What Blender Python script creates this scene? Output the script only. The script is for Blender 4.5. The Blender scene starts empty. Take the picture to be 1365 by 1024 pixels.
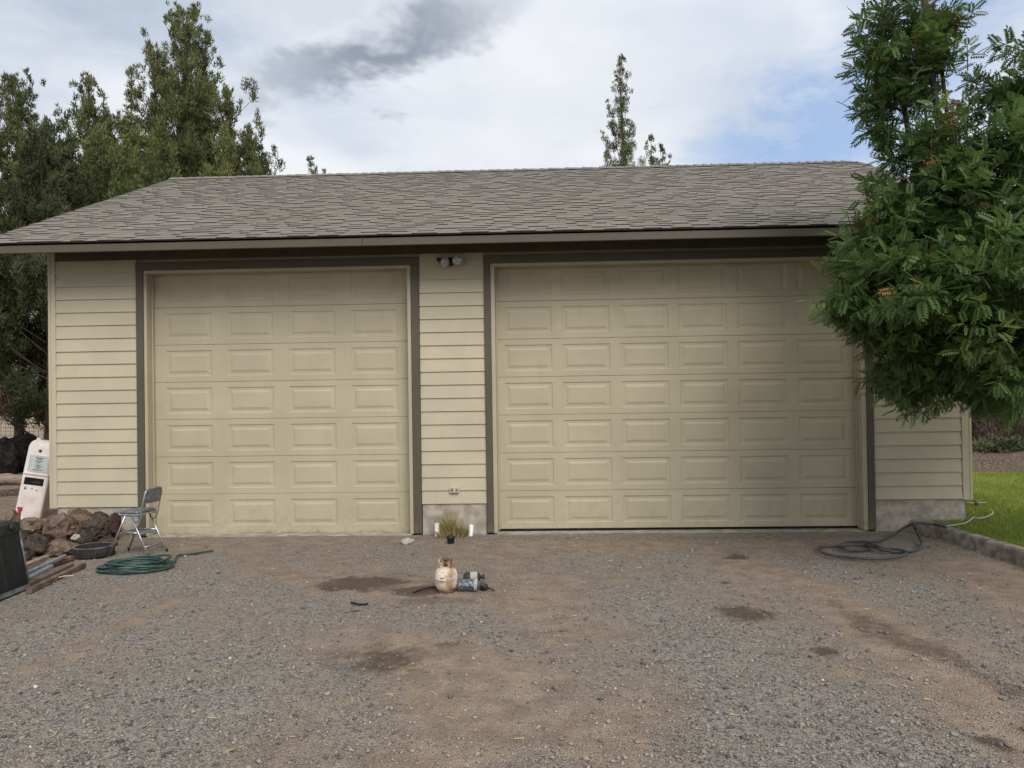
import bpy, math, random
import numpy as np
from mathutils import Vector, Matrix

R = math.radians
rng = np.random.default_rng(7)
random.seed(7)
scene = bpy.context.scene
COL = scene.collection

# ------------------------------------------------------------------ camera
CAM = np.array([4.621, -8.975, 1.6385])
YAW, PITCH, ROLL, FPX = -0.0358, 0.0103, -0.01495, 1029.7      # focal length in pixels of the 1365 wide photo
_f = np.array([math.sin(YAW) * math.cos(PITCH), math.cos(YAW) * math.cos(PITCH), math.sin(PITCH)])
_r = np.array([math.cos(YAW), -math.sin(YAW), 0.0])
_u = np.cross(_r, _f)
_r, _u = math.cos(ROLL) * _r + math.sin(ROLL) * _u, -math.sin(ROLL) * _r + math.cos(ROLL) * _u
cam_data = bpy.data.cameras.new('camera')
cam = bpy.data.objects.new('camera', cam_data)
COL.objects.link(cam)
cam.matrix_world = Matrix(((_r[0], _u[0], -_f[0], CAM[0]), (_r[1], _u[1], -_f[1], CAM[1]),
                           (_r[2], _u[2], -_f[2], CAM[2]), (0, 0, 0, 1)))
cam_data.sensor_fit = 'HORIZONTAL'
cam_data.sensor_width = 36
cam_data.lens = 36 * FPX / 1365
cam_data.clip_end = 3000
scene.camera = cam


def at(u, v, Y=None, Z=None):
    """world point seen at photo pixel (u, v), on the plane y=Y or z=Z"""
    d = _f + (u - 682.5) / FPX * _r - (v - 512) / FPX * _u
    t = (Y - CAM[1]) / d[1] if Y is not None else (Z - CAM[2]) / d[2]
    return CAM + d * t


# ------------------------------------------------------------------ sky, sun, exposure
SUN_AZ, SUN_EL = R(157), R(41)       # compass angle of the sun, measured from +Y towards +X; behind the camera
scene.view_settings.view_transform = 'Standard'
scene.view_settings.look = 'None'
scene.view_settings.exposure = 1.05
scene.view_settings.gamma = 1
scene.view_settings.use_curve_mapping = False
scene.render.engine = 'CYCLES'
scene.cycles.max_bounces = 4
scene.cycles.diffuse_bounces = 3
scene.cycles.glossy_bounces = 2
scene.cycles.transmission_bounces = 2
scene.cycles.use_denoising = True
scene.cycles.use_adaptive_sampling = True
scene.cycles.adaptive_threshold = .025

world = bpy.data.worlds.new('World')
scene.world = world
world.use_nodes = True
world.cycles.sampling_method = 'NONE'      # the sky is even: plain path hits are enough
NT = world.node_tree
NT.nodes.clear()


class NG:
    """small helper to write node graphs"""
    def __init__(s, nt): s.nt = nt
    def n(s, typ, ins=None, **kw):
        nd = s.nt.nodes.new(typ)
        for k, v in kw.items(): setattr(nd, k, v)
        for k, v in (ins or {}).items():
            sock = nd.inputs[k]
            if hasattr(v, 'is_output'): s.nt.links.new(v, sock)
            elif isinstance(v, bpy.types.Node): s.nt.links.new(v.outputs[0], sock)
            else: sock.default_value = v
        return nd
    def m(s, op, a, b=0.0, c=0.0, clamp=False):
        nd = s.nt.nodes.new('ShaderNodeMath'); nd.operation = op; nd.use_clamp = clamp
        for i, v in enumerate((a, b, c)):
            if hasattr(v, 'is_output'): s.nt.links.new(v, nd.inputs[i])
            else: nd.inputs[i].default_value = v
        return nd.outputs[0]
    def step(s, v, lo, hi, a=0.0, b=1.0):
        nd = s.n('ShaderNodeMapRange', {0: v, 1: lo, 2: hi, 3: a, 4: b}, interpolation_type='SMOOTHSTEP')
        return nd.outputs[0]
    def mix(s, f, a, b, blend='MIX'):
        nd = s.nt.nodes.new('ShaderNodeMix'); nd.data_type = 'RGBA'; nd.blend_type = blend
        for i, v in ((0, f), (6, a), (7, b)):
            if hasattr(v, 'is_output'): s.nt.links.new(v, nd.inputs[i])
            elif i == 0: nd.inputs[0].default_value = v
            else: nd.inputs[i].default_value = (*v, 1) if len(v) == 3 else v
        return nd.outputs[2]
    def noise(s, vec, scale, detail=4, rough=.55, dist=0.0, w=None):
        nd = s.nt.nodes.new('ShaderNodeTexNoise')
        if vec is not None: s.nt.links.new(vec, nd.inputs['Vector'])
        nd.inputs['Scale'].default_value = scale; nd.inputs['Detail'].default_value = detail
        nd.inputs['Roughness'].default_value = rough; nd.inputs['Distortion'].default_value = dist
        return nd.outputs[0]


g = NG(NT)
sky = g.n('ShaderNodeTexSky', sky_type='NISHITA', sun_disc=False, sun_elevation=SUN_EL, sun_rotation=SUN_AZ,
          altitude=900, air_density=1.0, dust_density=1.0, ozone_density=1.2)
tc = g.n('ShaderNodeTexCoord')
sx = g.n('ShaderNodeSeparateXYZ', {0: tc.outputs['Generated']})
X, Y_, Z_ = sx.outputs
az = g.m('ARCTAN2', X, Y_)
el = g.m('ARCSINE', Z_)
zc = g.m('MAXIMUM', g.m('ADD', Z_, 0.22), 0.05)
pl = g.n('ShaderNodeCombineXYZ', {0: g.m('DIVIDE', X, zc), 1: g.m('DIVIDE', Y_, zc), 2: 0.3}).outputs[0]
n1 = g.noise(pl, 1.3, 3, .55, .3)                 # broad light and dark in the cloud deck
n2 = g.noise(pl, 3.4, 5, .62, .6)                 # wisps
n3 = g.noise(pl, 0.55, 1, .5)                     # holes in the deck
wx = g.m('MULTIPLY', g.m('SUBTRACT', n2, .5), .16)
wy = g.m('MULTIPLY', g.m('SUBTRACT', g.noise(pl, 4.6, 4, .65, .2), .5), .19)


def blob(a0, e0, ha, he, tilt, lo=.35, hi=1.1):
    """soft elongated patch of sky around one direction (radians), edges torn by noise"""
    da = g.m('ADD', g.m('SUBTRACT', az, a0), wx)
    de = g.m('ADD', g.m('SUBTRACT', el, e0), wy)
    c, s = math.cos(tilt), math.sin(tilt)
    p = g.m('DIVIDE', g.m('ADD', g.m('MULTIPLY', da, c), g.m('MULTIPLY', de, s)), ha)
    q = g.m('DIVIDE', g.m('SUBTRACT', g.m('MULTIPLY', de, c), g.m('MULTIPLY', da, s)), he)
    r2 = g.m('SQRT', g.m('ADD', g.m('MULTIPLY', p, p), g.m('MULTIPLY', q, q)))
    return g.step(r2, hi, lo)


grey, white, dark = (3.35, 3.85, 4.7), (5.6, 5.75, 6.0), (1.75, 2.0, 2.5)
base = g.mix(g.step(n1, .34, .62), grey, white)
base = g.mix(g.m('MULTIPLY', g.step(n2, .40, .62), .35), base, (5.2, 5.4, 5.75))
greyl = blob(R(-30), R(31), R(17), R(10), R(8), .2, 1.3)
base = g.mix(g.m('MULTIPLY', greyl, .92), base, (2.35, 2.85, 3.6))
base = g.mix(g.m('MULTIPLY', blob(R(1), R(20), R(17), R(8), R(10), .1, 1.25), .62), base, (6.0, 6.05, 6.15))
darkm = blob(R(-11.0), R(23.6), R(13), R(2.5), R(21), .05, 1.15)
dark2 = blob(R(-7), R(28.5), R(14), R(2.2), R(14), .1, 1.2)
base = g.mix(g.m('MULTIPLY', darkm, .95), base, dark)
base = g.mix(g.m('MULTIPLY', dark2, .35), base, (2.6, 2.95, 3.5))
hole = g.m('MAXIMUM', g.step(n3, .60, .72), g.m('MULTIPLY', blob(R(21), R(17.5), R(13), R(6.4), R(20), .25, 1.25), g.step(n2, .34, .54, .6, 1.0)))
hole = g.m('MAXIMUM', hole, g.m('MULTIPLY', blob(R(32), R(26), R(12), R(6), R(12), .2, 1.2), g.step(n2, .35, .6, .45, .95)))
blue = g.mix(.6, sky.outputs[0], (1.0, 2.35, 4.9))
base = g.mix(g.m('MULTIPLY', hole, .70), base, blue)
bg = g.n('ShaderNodeBackground', {0: base, 1: 0.078})
out = g.n('ShaderNodeOutputWorld', {0: bg.outputs[0]})

sun_data = bpy.data.lights.new('sun', 'SUN')
sun_data.energy = 1.5
sun_data.angle = R(40)
sun_data.color = (1.0, .96, .91)
sun = bpy.data.objects.new('sun', sun_data)
COL.objects.link(sun)
sdir = Vector((math.sin(SUN_AZ) * math.cos(SUN_EL), math.cos(SUN_AZ) * math.cos(SUN_EL), math.sin(SUN_EL)))
sun.rotation_euler = sdir.to_track_quat('Z', 'Y').to_euler()
sun.location = sdir * 60


# ------------------------------------------------------------------ materials
MATS = {}


def new_mat(name):
    m = bpy.data.materials.new(name); m.use_nodes = True
    m.node_tree.nodes.clear()
    MATS[name] = m
    return m, NG(m.node_tree)


def finish(m, g, col, rough=.6, metal=0.0, bump=None, bdist=.002, bstr=.6, spec=.4, translucent=0.0, tcol=None):
    b = g.n('ShaderNodeBsdfPrincipled')
    for k, v in (('Base Color', col), ('Roughness', rough), ('Metallic', metal), ('Specular IOR Level', spec)):
        if hasattr(v, 'is_output'): g.nt.links.new(v, b.inputs[k])
        else: b.inputs[k].default_value = (*v, 1) if isinstance(v, tuple) else v
    if bump is not None:
        bn = g.n('ShaderNodeBump', {'Strength': bstr, 'Distance': bdist, 'Height': bump})
        g.nt.links.new(bn.outputs[0], b.inputs['Normal'])
    o = g.n('ShaderNodeOutputMaterial')
    if translucent:
        t = g.n('ShaderNodeBsdfTranslucent')
        c = tcol if tcol is not None else col
        if hasattr(c, 'is_output'): g.nt.links.new(c, t.inputs[0])
        else: t.inputs[0].default_value = (*c, 1)
        mx = g.n('ShaderNodeMixShader', {0: translucent, 1: b.outputs[0], 2: t.outputs[0]})
        g.nt.links.new(mx.outputs[0], o.inputs[0])
    else:
        g.nt.links.new(b.outputs[0], o.inputs[0])
    return m


def pos(g): return g.n('ShaderNodeNewGeometry').outputs['Position']


def scaled(g, vec, s):
    return g.n('ShaderNodeMapping', {0: vec, 3: s}).outputs[0]


def simple(name, c1, c2, vscale=6, rough=.6, metal=0.0, bscale=60, bdist=.001, bstr=.5, spec=.4, detail=5, stretch=None, lo=.35, hi=.65):
    m, g = new_mat(name)
    p = pos(g)
    if stretch: p = scaled(g, p, stretch)
    f = g.step(g.noise(p, vscale, detail, .6), lo, hi)
    col = g.mix(f, c1, c2)
    return finish(m, g, col, rough, metal, g.noise(p, bscale, 4, .6), bdist, bstr, spec)


def paint(name, c, dirt_c, dirt=.35, zdirt=.9, streak=True, rnd=.05):
    """weathered house paint: faint per-board tone, streaks, splash stains that thin out upwards"""
    m, g = new_mat(name)
    p = pos(g)
    oi = g.n('ShaderNodeObjectInfo').outputs['Random']
    a = g.noise(p, 1.7, 4, .6)
    col = g.mix(g.step(a, .3, .7), tuple(x * .93 for x in c), tuple(min(1, x * 1.05) for x in c))
    col = g.mix(g.m('MULTIPLY', oi, rnd * 4), col, tuple(x * .82 for x in c))
    st = g.noise(scaled(g, p, (9, 9, .8)), 2.2, 5, .65)
    if streak: col = g.mix(g.m('MULTIPLY', g.step(st, .52, .75), .08), col, tuple(x * .68 for x in dirt_c))
    z = g.n('ShaderNodeSeparateXYZ', {0: p}).outputs[2]
    sp = g.noise(p, 9, 7, .72, .4)
    thr = g.step(z, 0.0, zdirt, .50, .80)
    f = g.step(g.m('SUBTRACT', sp, thr), -.03, .07)
    col = g.mix(g.m('MULTIPLY', f, dirt), col, dirt_c)
    spk = g.noise(p, 85, 2, .5)
    f2 = g.m('MULTIPLY', g.step(spk, .66, .72), g.step(z, 0.9, 0.0, 0, .6))
    col = g.mix(f2, col, tuple(x * .4 for x in dirt_c))
    bmp = g.m('ADD', g.noise(scaled(g, p, (3, 3, 60)), 3, 4, .6), g.m('MULTIPLY', g.noise(p, 2.5, 2, .5), 4.0))
    return finish(m, g, col, .55, 0, bmp, .0022, .45, .35)


WALL = (.435, .386, .272)
paint('siding_paint', WALL, (.34, .26, .13))
paint('door_paint', (.402, .354, .243), (.28, .22, .13), dirt=.2, zdirt=1.0, rnd=0.03)
paint('jamb_paint', (.385, .335, .23), (.20, .16, .10), dirt=.5, zdirt=.5)
paint('trim_paint', (.082, .070, .049), (.20, .17, .12), dirt=.3, zdirt=.4, rnd=.02)
paint('fascia_paint', (.086, .071, .050), (.10, .075, .05), dirt=.5, zdirt=8, rnd=.02)
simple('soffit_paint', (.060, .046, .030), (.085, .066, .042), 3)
simple('concrete', (.25, .22, .175), (.40, .355, .29), 7, .9, bscale=45, bdist=.004, spec=.2)
simple('curb_concrete', (.17, .14, .11), (.34, .295, .245), 9, .95, bscale=40, bdist=.006, spec=.1)
simple('rubber_seal', (.008, .008, .008), (.018, .017, .016), 12, .85, spec=.15)
simple('dark_metal', (.02, .02, .02), (.05, .047, .045), 12, .5)
simple('black_plastic', (.008, .010, .011), (.022, .027, .028), 5, .5, bscale=90, spec=.35, lo=.3, hi=.75)
simple('scuffed_plastic', (.005, .007, .008), (.055, .062, .062), 3.2, .55, stretch=(5, 5, 1), lo=.50, hi=.85, spec=.4)
simple('bin_rim', (.06, .065, .065), (.17, .175, .17), 14, .6)
simple('chrome', (.55, .56, .57), (.38, .37, .36), 14, .32, metal=.85, spec=.5)
simple('grey_vinyl', (.085, .09, .095), (.16, .165, .17), 22, .55)
simple('step_tread', (.10, .10, .10), (.18, .18, .175), 40, .7)
simple('green_hose', (.010, .034, .028), (.026, .070, .056), 9, .42, spec=.5)
simple('grey_hose', (.028, .030, .030), (.07, .073, .072), 8, .5, spec=.4)
simple('white_hose', (.34, .34, .31), (.24, .235, .21), 12, .55)
simple('black_pan', (.010, .009, .008), (.030, .025, .021), 14, .9, bscale=70)
simple('white_pvc', (.78, .77, .73), (.6, .57, .5), 9, .45)
simple('outlet_grey', (.42, .38, .28), (.5, .46, .35), 20, .5)
simple('rusty_iron', (.10, .05, .03), (.20, .10, .06), 16, .9)
simple('galvanised', (.36, .39, .41), (.22, .24, .26), 15, .45, metal=.5)
simple('speckled_metal', (.07, .075, .085), (.30, .32, .34), 55, .5, metal=.3, lo=.42, hi=.7)
simple('weathered_wood', (.17, .12, .085), (.30, .24, .19), 8, .9, stretch=(1, 1, 6), bscale=50, bdist=.003)
simple('brown_wood', (.075, .052, .040), (.16, .115, .09), 8, .9, bscale=50, bdist=.003)
simple('bark', (.055, .038, .028), (.15, .11, .085), 9, .95, stretch=(4, 4, .7), bscale=20, bdist=.02, bstr=.9, spec=.1)
simple('rowan_bark', (.045, .038, .03), (.10, .085, .07), 14, .85, bscale=30, bdist=.006, spec=.2)
simple('lamp_glass', (.50, .50, .48), (.20, .20, .19), 55, .15, spec=.7)
simple('berry', (.30, .11, .04), (.22, .07, .03), 60, .4)
simple('stone_pale', (.30, .28, .25), (.42, .40, .36), 25, .95, bscale=40, bdist=.01)
simple('fence_wire', (.10, .08, .07), (.18, .14, .11), 20, .7, metal=.3)
simple('mulch', (.07, .05, .036), (.24, .18, .135), 22, .95, bscale=30, bdist=.05, bstr=1, spec=.1, lo=.4, hi=.62)
simple('red_emblem', (.42, .03, .035), (.30, .025, .03), 30, .5)
simple('dial_face', (.42, .48, .46), (.52, .57, .54), 16, .25, spec=.6)
simple('dial_ink', (.06, .065, .06), (.12, .12, .11), 30, .5)
simple('straw', (.46, .36, .19), (.34, .25, .12), 30, .8)


def rock_mat(name, c1, c2, c3):
    m, g = new_mat(name)
    p = pos(g)
    a = g.step(g.noise(p, 9, 6, .7, .5), .36, .64)
    col = g.mix(a, c1, c2)
    col = g.mix(g.m('MULTIPLY', g.step(g.noise(p, 4, 5, .6), .55, .72), .8), col, c3)
    v = g.n('ShaderNodeTexVoronoi', {'Vector': p, 'Scale': 55.0}).outputs['Distance']
    pit = g.step(v, .08, .34)
    col = g.mix(g.step(v, .26, .10, 0, .7), col, tuple(x * .35 for x in c1))
    h = g.m('ADD', g.m('MULTIPLY', pit, .5), g.noise(p, 26, 7, .75))
    return finish(m, g, col, .95, 0, h, .04, 1.0, .1)


rock_mat('rock_tan', (.13, .085, .06), (.27, .20, .145), (.32, .26, .20))
rock_mat('rock_red', (.11, .07, .052), (.25, .175, .13), (.30, .24, .19))
rock_mat('rock_dark', (.05, .038, .032), (.125, .095, .078), (.20, .165, .135))
rock_mat('rock_black', (.013, .011, .010), (.045, .037, .033), (.07, .058, .05))
rock_mat('rock_purple', (.06, .034, .034), (.12, .07, .066), (.5, .46, .42))


def shingle_mat(name, attr):
    m, g = new_mat(name)
    p = pos(g)
    if attr: rnd = g.n('ShaderNodeAttribute', attribute_name='var').outputs['Fac']
    else: rnd = g.m('MULTIPLY_ADD', g.n('ShaderNodeObjectInfo').outputs['Random'], .34, .33)
    rp = g.n('ShaderNodeValToRGB', {0: rnd})
    e = rp.color_ramp.elements
    e[0].position = 0; e[0].color = (.125, .110, .092, 1)
    e[1].position = 1; e[1].color = (.33, .30, .265, 1)
    k = e.new(.35); k.color = (.195, .174, .148, 1)
    k = e.new(.7); k.color = (.235, .211, .18, 1)
    col = g.mix(g.m('MULTIPLY', g.step(g.noise(p, 230, 2, .5), .4, .6), .35), rp.outputs[0], (.10, .09, .08))
    col = g.mix(g.m('MULTIPLY', g.step(g.noise(p, .7, 4, .6), .45, .7), .25), col, (.16, .135, .11))
    return finish(m, g, col, .95, 0, g.noise(p, 300, 2, .5), .002, .6, .1)


simple('shingle_edge_shadow', (.040, .034, .029), (.075, .066, .056), 40, .95)  # lower tab edges coloured dark, standing in for their shadow lines
shingle_mat('shingle_asphalt', False)
shingle_mat('shingle_asphalt_mass', True)


def leaf_mat(name, stops, trans, rough=.5, tc=(.10, .16, .03), spec=.35):
    m, g = new_mat(name)
    v = g.n('ShaderNodeAttribute', attribute_name='var').outputs['Fac']
    rp = g.n('ShaderNodeValToRGB', {0: v})
    el_ = rp.color_ramp.elements
    el_[0].position, el_[0].color = stops[0][0], (*stops[0][1], 1)
    el_[1].position, el_[1].color = stops[-1][0], (*stops[-1][1], 1)
    for q, c in stops[1:-1]:
        k = el_.new(q); k.color = (*c, 1)
    tcol = g.mix(.5, rp.outputs[0], tc)
    return finish(m, g, rp.outputs[0], rough, 0, None, spec=spec, translucent=trans, tcol=tcol)


leaf_mat('rowan_leaf', [(0, (.066, .120, .042)), (.45, (.120, .190, .060)), (.85, (.178, .248, .076)), (.955, (.21, .26, .085)), (.975, (.30, .31, .06)), (1, (.30, .17, .06))], .38, .55, spec=.22)
leaf_mat('juniper_leaf', [(0, (.046, .058, .021)), (.5, (.115, .134, .048)), (.9, (.19, .208, .074)), (.96, (.215, .21, .08)), (1, (.21, .13, .075))], .15, .7, (.07, .10, .03), spec=.2)
leaf_mat('young_juniper_leaf', [(0, (.075, .10, .035)), (.5, (.12, .155, .05)), (1, (.18, .21, .07))], .18, .7, spec=.2)
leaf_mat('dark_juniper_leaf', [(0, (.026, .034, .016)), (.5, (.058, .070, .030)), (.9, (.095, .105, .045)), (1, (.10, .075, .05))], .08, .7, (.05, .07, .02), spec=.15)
leaf_mat('sage_leaf', [(0, (.06, .072, .04)), (.5, (.12, .135, .075)), (1, (.20, .21, .12))], .1, .7, spec=.2)
leaf_mat('dead_twig', [(0, (.045, .030, .022)), (.5, (.09, .062, .045)), (1, (.17, .13, .10))], .03, .9, (.1, .08, .05), spec=.1)
leaf_mat('lawn_grass', [(0, (.12, .165, .025)), (.5, (.23, .27, .05)), (.9, (.33, .33, .08)), (1, (.45, .38, .16))], .25, .6, (.14, .22, .03), spec=.25)
leaf_mat('dry_grass', [(0, (.14, .17, .05)), (.45, (.27, .25, .09)), (.75, (.40, .30, .12)), (1, (.52, .40, .20))], .2, .7, (.3, .25, .1), spec=.2)


def ground_mat():
    m, g = new_mat('gravel_and_dirt')
    p = pos(g)
    d = g.n('ShaderNodeAttribute', attribute_name='dirt').outputs['Fac']
    s = g.n('ShaderNodeAttribute', attribute_name='stain').outputs['Fac']
    far = g.n('ShaderNodeAttribute', attribute_name='far').outputs['Fac']
    v = g.n('ShaderNodeTexVoronoi', {'Vector': p, 'Scale': 105.0})
    vc = g.n('ShaderNodeSeparateColor', {0: v.outputs['Color']}).outputs[0]
    v2 = g.n('ShaderNodeTexVoronoi', {'Vector': p, 'Scale': 48.0})
    vc2 = g.n('ShaderNodeSeparateColor', {0: v2.outputs['Color']}).outputs[1]
    rp = g.n('ShaderNodeValToRGB', {0: g.m('ADD', g.m('MULTIPLY', vc, .65), g.m('MULTIPLY', vc2, .35))})
    e = rp.color_ramp.elements
    e[0].position = .1; e[0].color = (.105, .095, .085, 1)
    e[1].position = .97; e[1].color = (.42, .38, .34, 1)
    k = e.new(.45); k.color = (.245, .218, .186, 1)
    k = e.new(.75); k.color = (.315, .276, .234, 1)
    soil = g.mix(g.step(g.noise(p, 5, 6, .65), .35, .65), (.26, .195, .143), (.39, .305, .222))
    soil = g.mix(g.step(g.noise(p, 120, 3, .6), .42, .60, 0, .6), soil, (.17, .13, .10))
    mk = g.m('ADD', d, g.m('MULTIPLY', g.m('SUBTRACT', g.noise(p, 14, 6, .7), .5), 1.5))
    mk = g.m('ADD', mk, g.m('MULTIPLY', g.m('SUBTRACT', vc, .5), .45))
    col = g.mix(g.step(mk, .10, .95), rp.outputs[0], soil)
    sk = g.m('ADD', g.m('MULTIPLY', s, 1.25), g.m('MULTIPLY', g.m('SUBTRACT', g.noise(p, 16, 6, .75), .5), 1.0))
    col = g.mix(g.m('MULTIPLY', g.step(sk, .30, .85), .85), col, (.088, .060, .043))
    farc = g.mix(g.step(g.noise(p, .35, 5, .6), .38, .62), (.30, .215, .165), (.36, .29, .20))
    col = g.mix(far, col, farc)
    h = g.m('ADD', g.m('MULTIPLY', v.outputs['Distance'], -1.1), g.m('MULTIPLY', g.noise(p, 30, 5, .7), 1.4))
    return finish(m, g, col, .95, 0, h, .012, .9, .12)


ground_mat()


def stone_mat():
    m, g = new_mat('gravel_stone')
    v = g.n('ShaderNodeAttribute', attribute_name='var').outputs['Fac']
    rp = g.n('ShaderNodeValToRGB', {0: v})
    e = rp.color_ramp.elements
    e[0].position = 0; e[0].color = (.07, .067, .068, 1)
    e[1].position = 1; e[1].color = (.55, .51, .45, 1)
    for q, c in ((.35, (.205, .19, .171)), (.6, (.305, .27, .231)), (.8, (.285, .24, .195)), (.95, (.36, .315, .27))):
        k = e.new(q); k.color = (*c, 1)
    return finish(m, g, rp.outputs[0], .9, spec=.2)


stone_mat()


def lawn_mat():
    m, g = new_mat('turf')
    p = pos(g)
    col = g.mix(g.step(g.noise(p, 1.2, 5, .6), .35, .65), (.14, .20, .026), (.23, .28, .05))
    col = g.mix(g.step(g.noise(p, 60, 3, .6), .4, .6, 0, .5), col, (.035, .06, .012))
    return finish(m, g, col, .9, 0, g.noise(p, 80, 3, .6), .02, .8, .1)


lawn_mat()


def tank_mat():
    m, g = new_mat('tank_paint')
    p = pos(g)
    n = g.noise(p, 14, 6, .7)
    col = g.mix(g.step(n, .35, .6), (.68, .63, .52), (.52, .41, .27))
    xs = g.n('ShaderNodeSeparateXYZ', {0: p})
    side = g.step(g.m('ADD', xs.outputs[0], g.m('MULTIPLY', g.m('SUBTRACT', g.noise(scaled(g, p, (1, 1, .35)), 26, 5, .7), .5), .13)), 3.822, 3.862)
    low = g.step(xs.outputs[0], 3.915, 3.87)
    col = g.mix(g.m('MULTIPLY', g.m('MULTIPLY', side, low), .75), col, (.20, .10, .045))
    rust = g.step(g.m('ADD', g.noise(p, 30, 6, .75), g.step(xs.outputs[2], .16, .33, .03, .24)), .60, .70)
    col = g.mix(g.m('MULTIPLY', rust, .9), col, (.13, .06, .03))
    return finish(m, g, col, .5, 0, g.noise(p, 60, 4, .6), .001, .5, .4)


tank_mat()


def pump_mat():
    m, g = new_mat('pump_enamel')
    p = pos(g)
    col = g.mix(g.step(g.noise(p, 5, 5, .6), .35, .65), (.76, .70, .66), (.64, .55, .50))
    col = g.mix(g.m('MULTIPLY', g.step(g.noise(p, 17, 6, .75), .60, .68), .75), col, (.20, .13, .10))
    return finish(m, g, col, .45, 0, g.noise(p, 30, 3, .5), .001, .4, .4)


pump_mat()


# ------------------------------------------------------------------ mesh helpers
class MB:
    def __init__(s): s.v, s.f = [], []
    def add(s, vs, fs):
        o = len(s.v)
        s.v += [tuple(map(float, q)) for q in vs]
        s.f += [tuple(i + o for i in q) for q in fs]
        return s
    def box(s, x0, x1, y0, y1, z0, z1, rot=None, piv=(0, 0, 0)):
        vs = [(x, y, z) for x in (x0, x1) for y in (y0, y1) for z in (z0, z1)]
        if rot is not None:
            pv = Vector(piv); vs = [pv + rot @ (Vector(q) - pv) for q in vs]
        return s.add(vs, [(0, 1, 3, 2), (4, 6, 7, 5), (0, 4, 5, 1), (2, 3, 7, 6), (0, 2, 6, 4), (1, 5, 7, 3)])
    def bbox(s, x0, x1, y0, y1, z0, z1, b=.004):
        """box with chamfered edges"""
        L = []
        xs, ys, zs = (x0, x1), (y0, y1), (z0, z1)
        idx = {}
        for i in (0, 1):
            for j in (0, 1):
                for k in (0, 1):
                    sx_, sy_, sz_ = (1, -1)[i], (1, -1)[j], (1, -1)[k]
                    for a in range(3):
                        q = [xs[i] + sx_ * b, ys[j] + sy_ * b, zs[k] + sz_ * b]
                        q[a] = (xs[i], ys[j], zs[k])[a]
                        idx[(i, j, k, a)] = len(L); L.append(q)
        F = []
        for i in (0, 1):
            F.append([idx[(i, 0, 0, 0)], idx[(i, 1, 0, 0)], idx[(i, 1, 1, 0)], idx[(i, 0, 1, 0)]][::1 if i else -1])
            F.append([idx[(0, i, 0, 1)], idx[(1, i, 0, 1)], idx[(1, i, 1, 1)], idx[(0, i, 1, 1)]][::-1 if i else 1])
            F.append([idx[(0, 0, i, 2)], idx[(1, 0, i, 2)], idx[(1, 1, i, 2)], idx[(0, 1, i, 2)]][::1 if i else -1])
        for i in (0, 1):
            for j in (0, 1):
                F.append([idx[(i, j, 0, 0)], idx[(i, j, 1, 0)], idx[(i, j, 1, 1)], idx[(i, j, 0, 1)]])
                F.append([idx[(i, 0, j, 0)], idx[(i, 1, j, 0)], idx[(i, 1, j, 2)], idx[(i, 0, j, 2)]])
                F.append([idx[(0, i, j, 1)], idx[(1, i, j, 1)], idx[(1, i, j, 2)], idx[(0, i, j, 2)]])
                for k in (0, 1): F.append([idx[(i, j, k, a)] for a in range(3)])
        return s.add(L, F)
    def tube(s, pts, rad, n=8, caps=True, closed=False):
        P = [Vector(q) for q in pts]
        m = len(P)
        rad = [rad] * m if isinstance(rad, (int, float)) else rad
        prev = None
        vs, fs = [], []
        for i in range(m):
            if closed: t = P[(i + 1) % m] - P[i - 1]
            else: t = P[min(i + 1, m - 1)] - P[max(i - 1, 0)]
            t.normalize()
            if prev is None:
                a = Vector((0, 0, 1)) if abs(t.z) < .9 else Vector((1, 0, 0))
                u = t.cross(a).normalized()
            else:
                u = (prev - t * prev.dot(t)).normalized()
            prev = u
            w = t.cross(u)
            for k in range(n):
                a = 2 * math.pi * k / n
                vs.append(P[i] + (u * math.cos(a) + w * math.sin(a)) * rad[i])
        rings = m if closed else m - 1
        for i in range(rings):
            for k in range(n):
                j = (i + 1) % m
                fs.append((i * n + k, i * n + (k + 1) % n, j * n + (k + 1) % n, j * n + k))
        if caps and not closed:
            fs.append(tuple(range(n))[::-1]); fs.append(tuple((m - 1) * n + k for k in range(n)))
        return s.add(vs, fs)
    def lathe(s, prof, n=24, c=(0, 0, 0), mat=None):
        vs, fs = [], []
        for r, z in prof:
            for k in range(n):
                a = 2 * math.pi * k / n
                q = Vector((r * math.cos(a), r * math.sin(a), z))
                if mat is not None: q = mat @ q
                vs.append((q.x + c[0], q.y + c[1], q.z + c[2]))
        for i in range(len(prof) - 1):
            for k in range(n):
                fs.append((i * n + k, i * n + (k + 1) % n, (i + 1) * n + (k + 1) % n, (i + 1) * n + k))
        return s.add(vs, fs)
    def mesh(s, name, mat, smooth=False):
        me = bpy.data.meshes.new(name)
        me.from_pydata(s.v, [], s.f)
        if smooth: me.shade_smooth()
        me.materials.append(MATS[mat])
        return me
    def build(s, name, mat, parent=None, smooth=False):
        return link(name, s.mesh(name, mat, smooth), parent)


def link(name, me, parent=None, loc=None, rot=None):
    o = bpy.data.objects.new(name, me)
    COL.objects.link(o)
    if parent is not None: o.parent = parent
    if loc is not None: o.location = loc
    if rot is not None: o.rotation_euler = rot
    return o


def soft(o, angle=40):
    """auto-smooth look for mixed hard and round shapes"""
    me = o.data
    me.shade_smooth()
    me.set_sharp_from_angle(angle=R(angle))
    return o


def tag(o, label=None, cat=None, group=None, kind=None):
    if label: o['label'] = label
    if cat: o['category'] = cat
    if group: o['group'] = group
    if kind: o['kind'] = kind
    return o


def thing(name, label, cat, loc=(0, 0, 0), rot=(0, 0, 0), group=None):
    o = bpy.data.objects.new(name, None)
    COL.objects.link(o)
    o.location = loc; o.rotation_euler = rot
    o.empty_display_size = .2
    return tag(o, label, cat, group)


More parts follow.
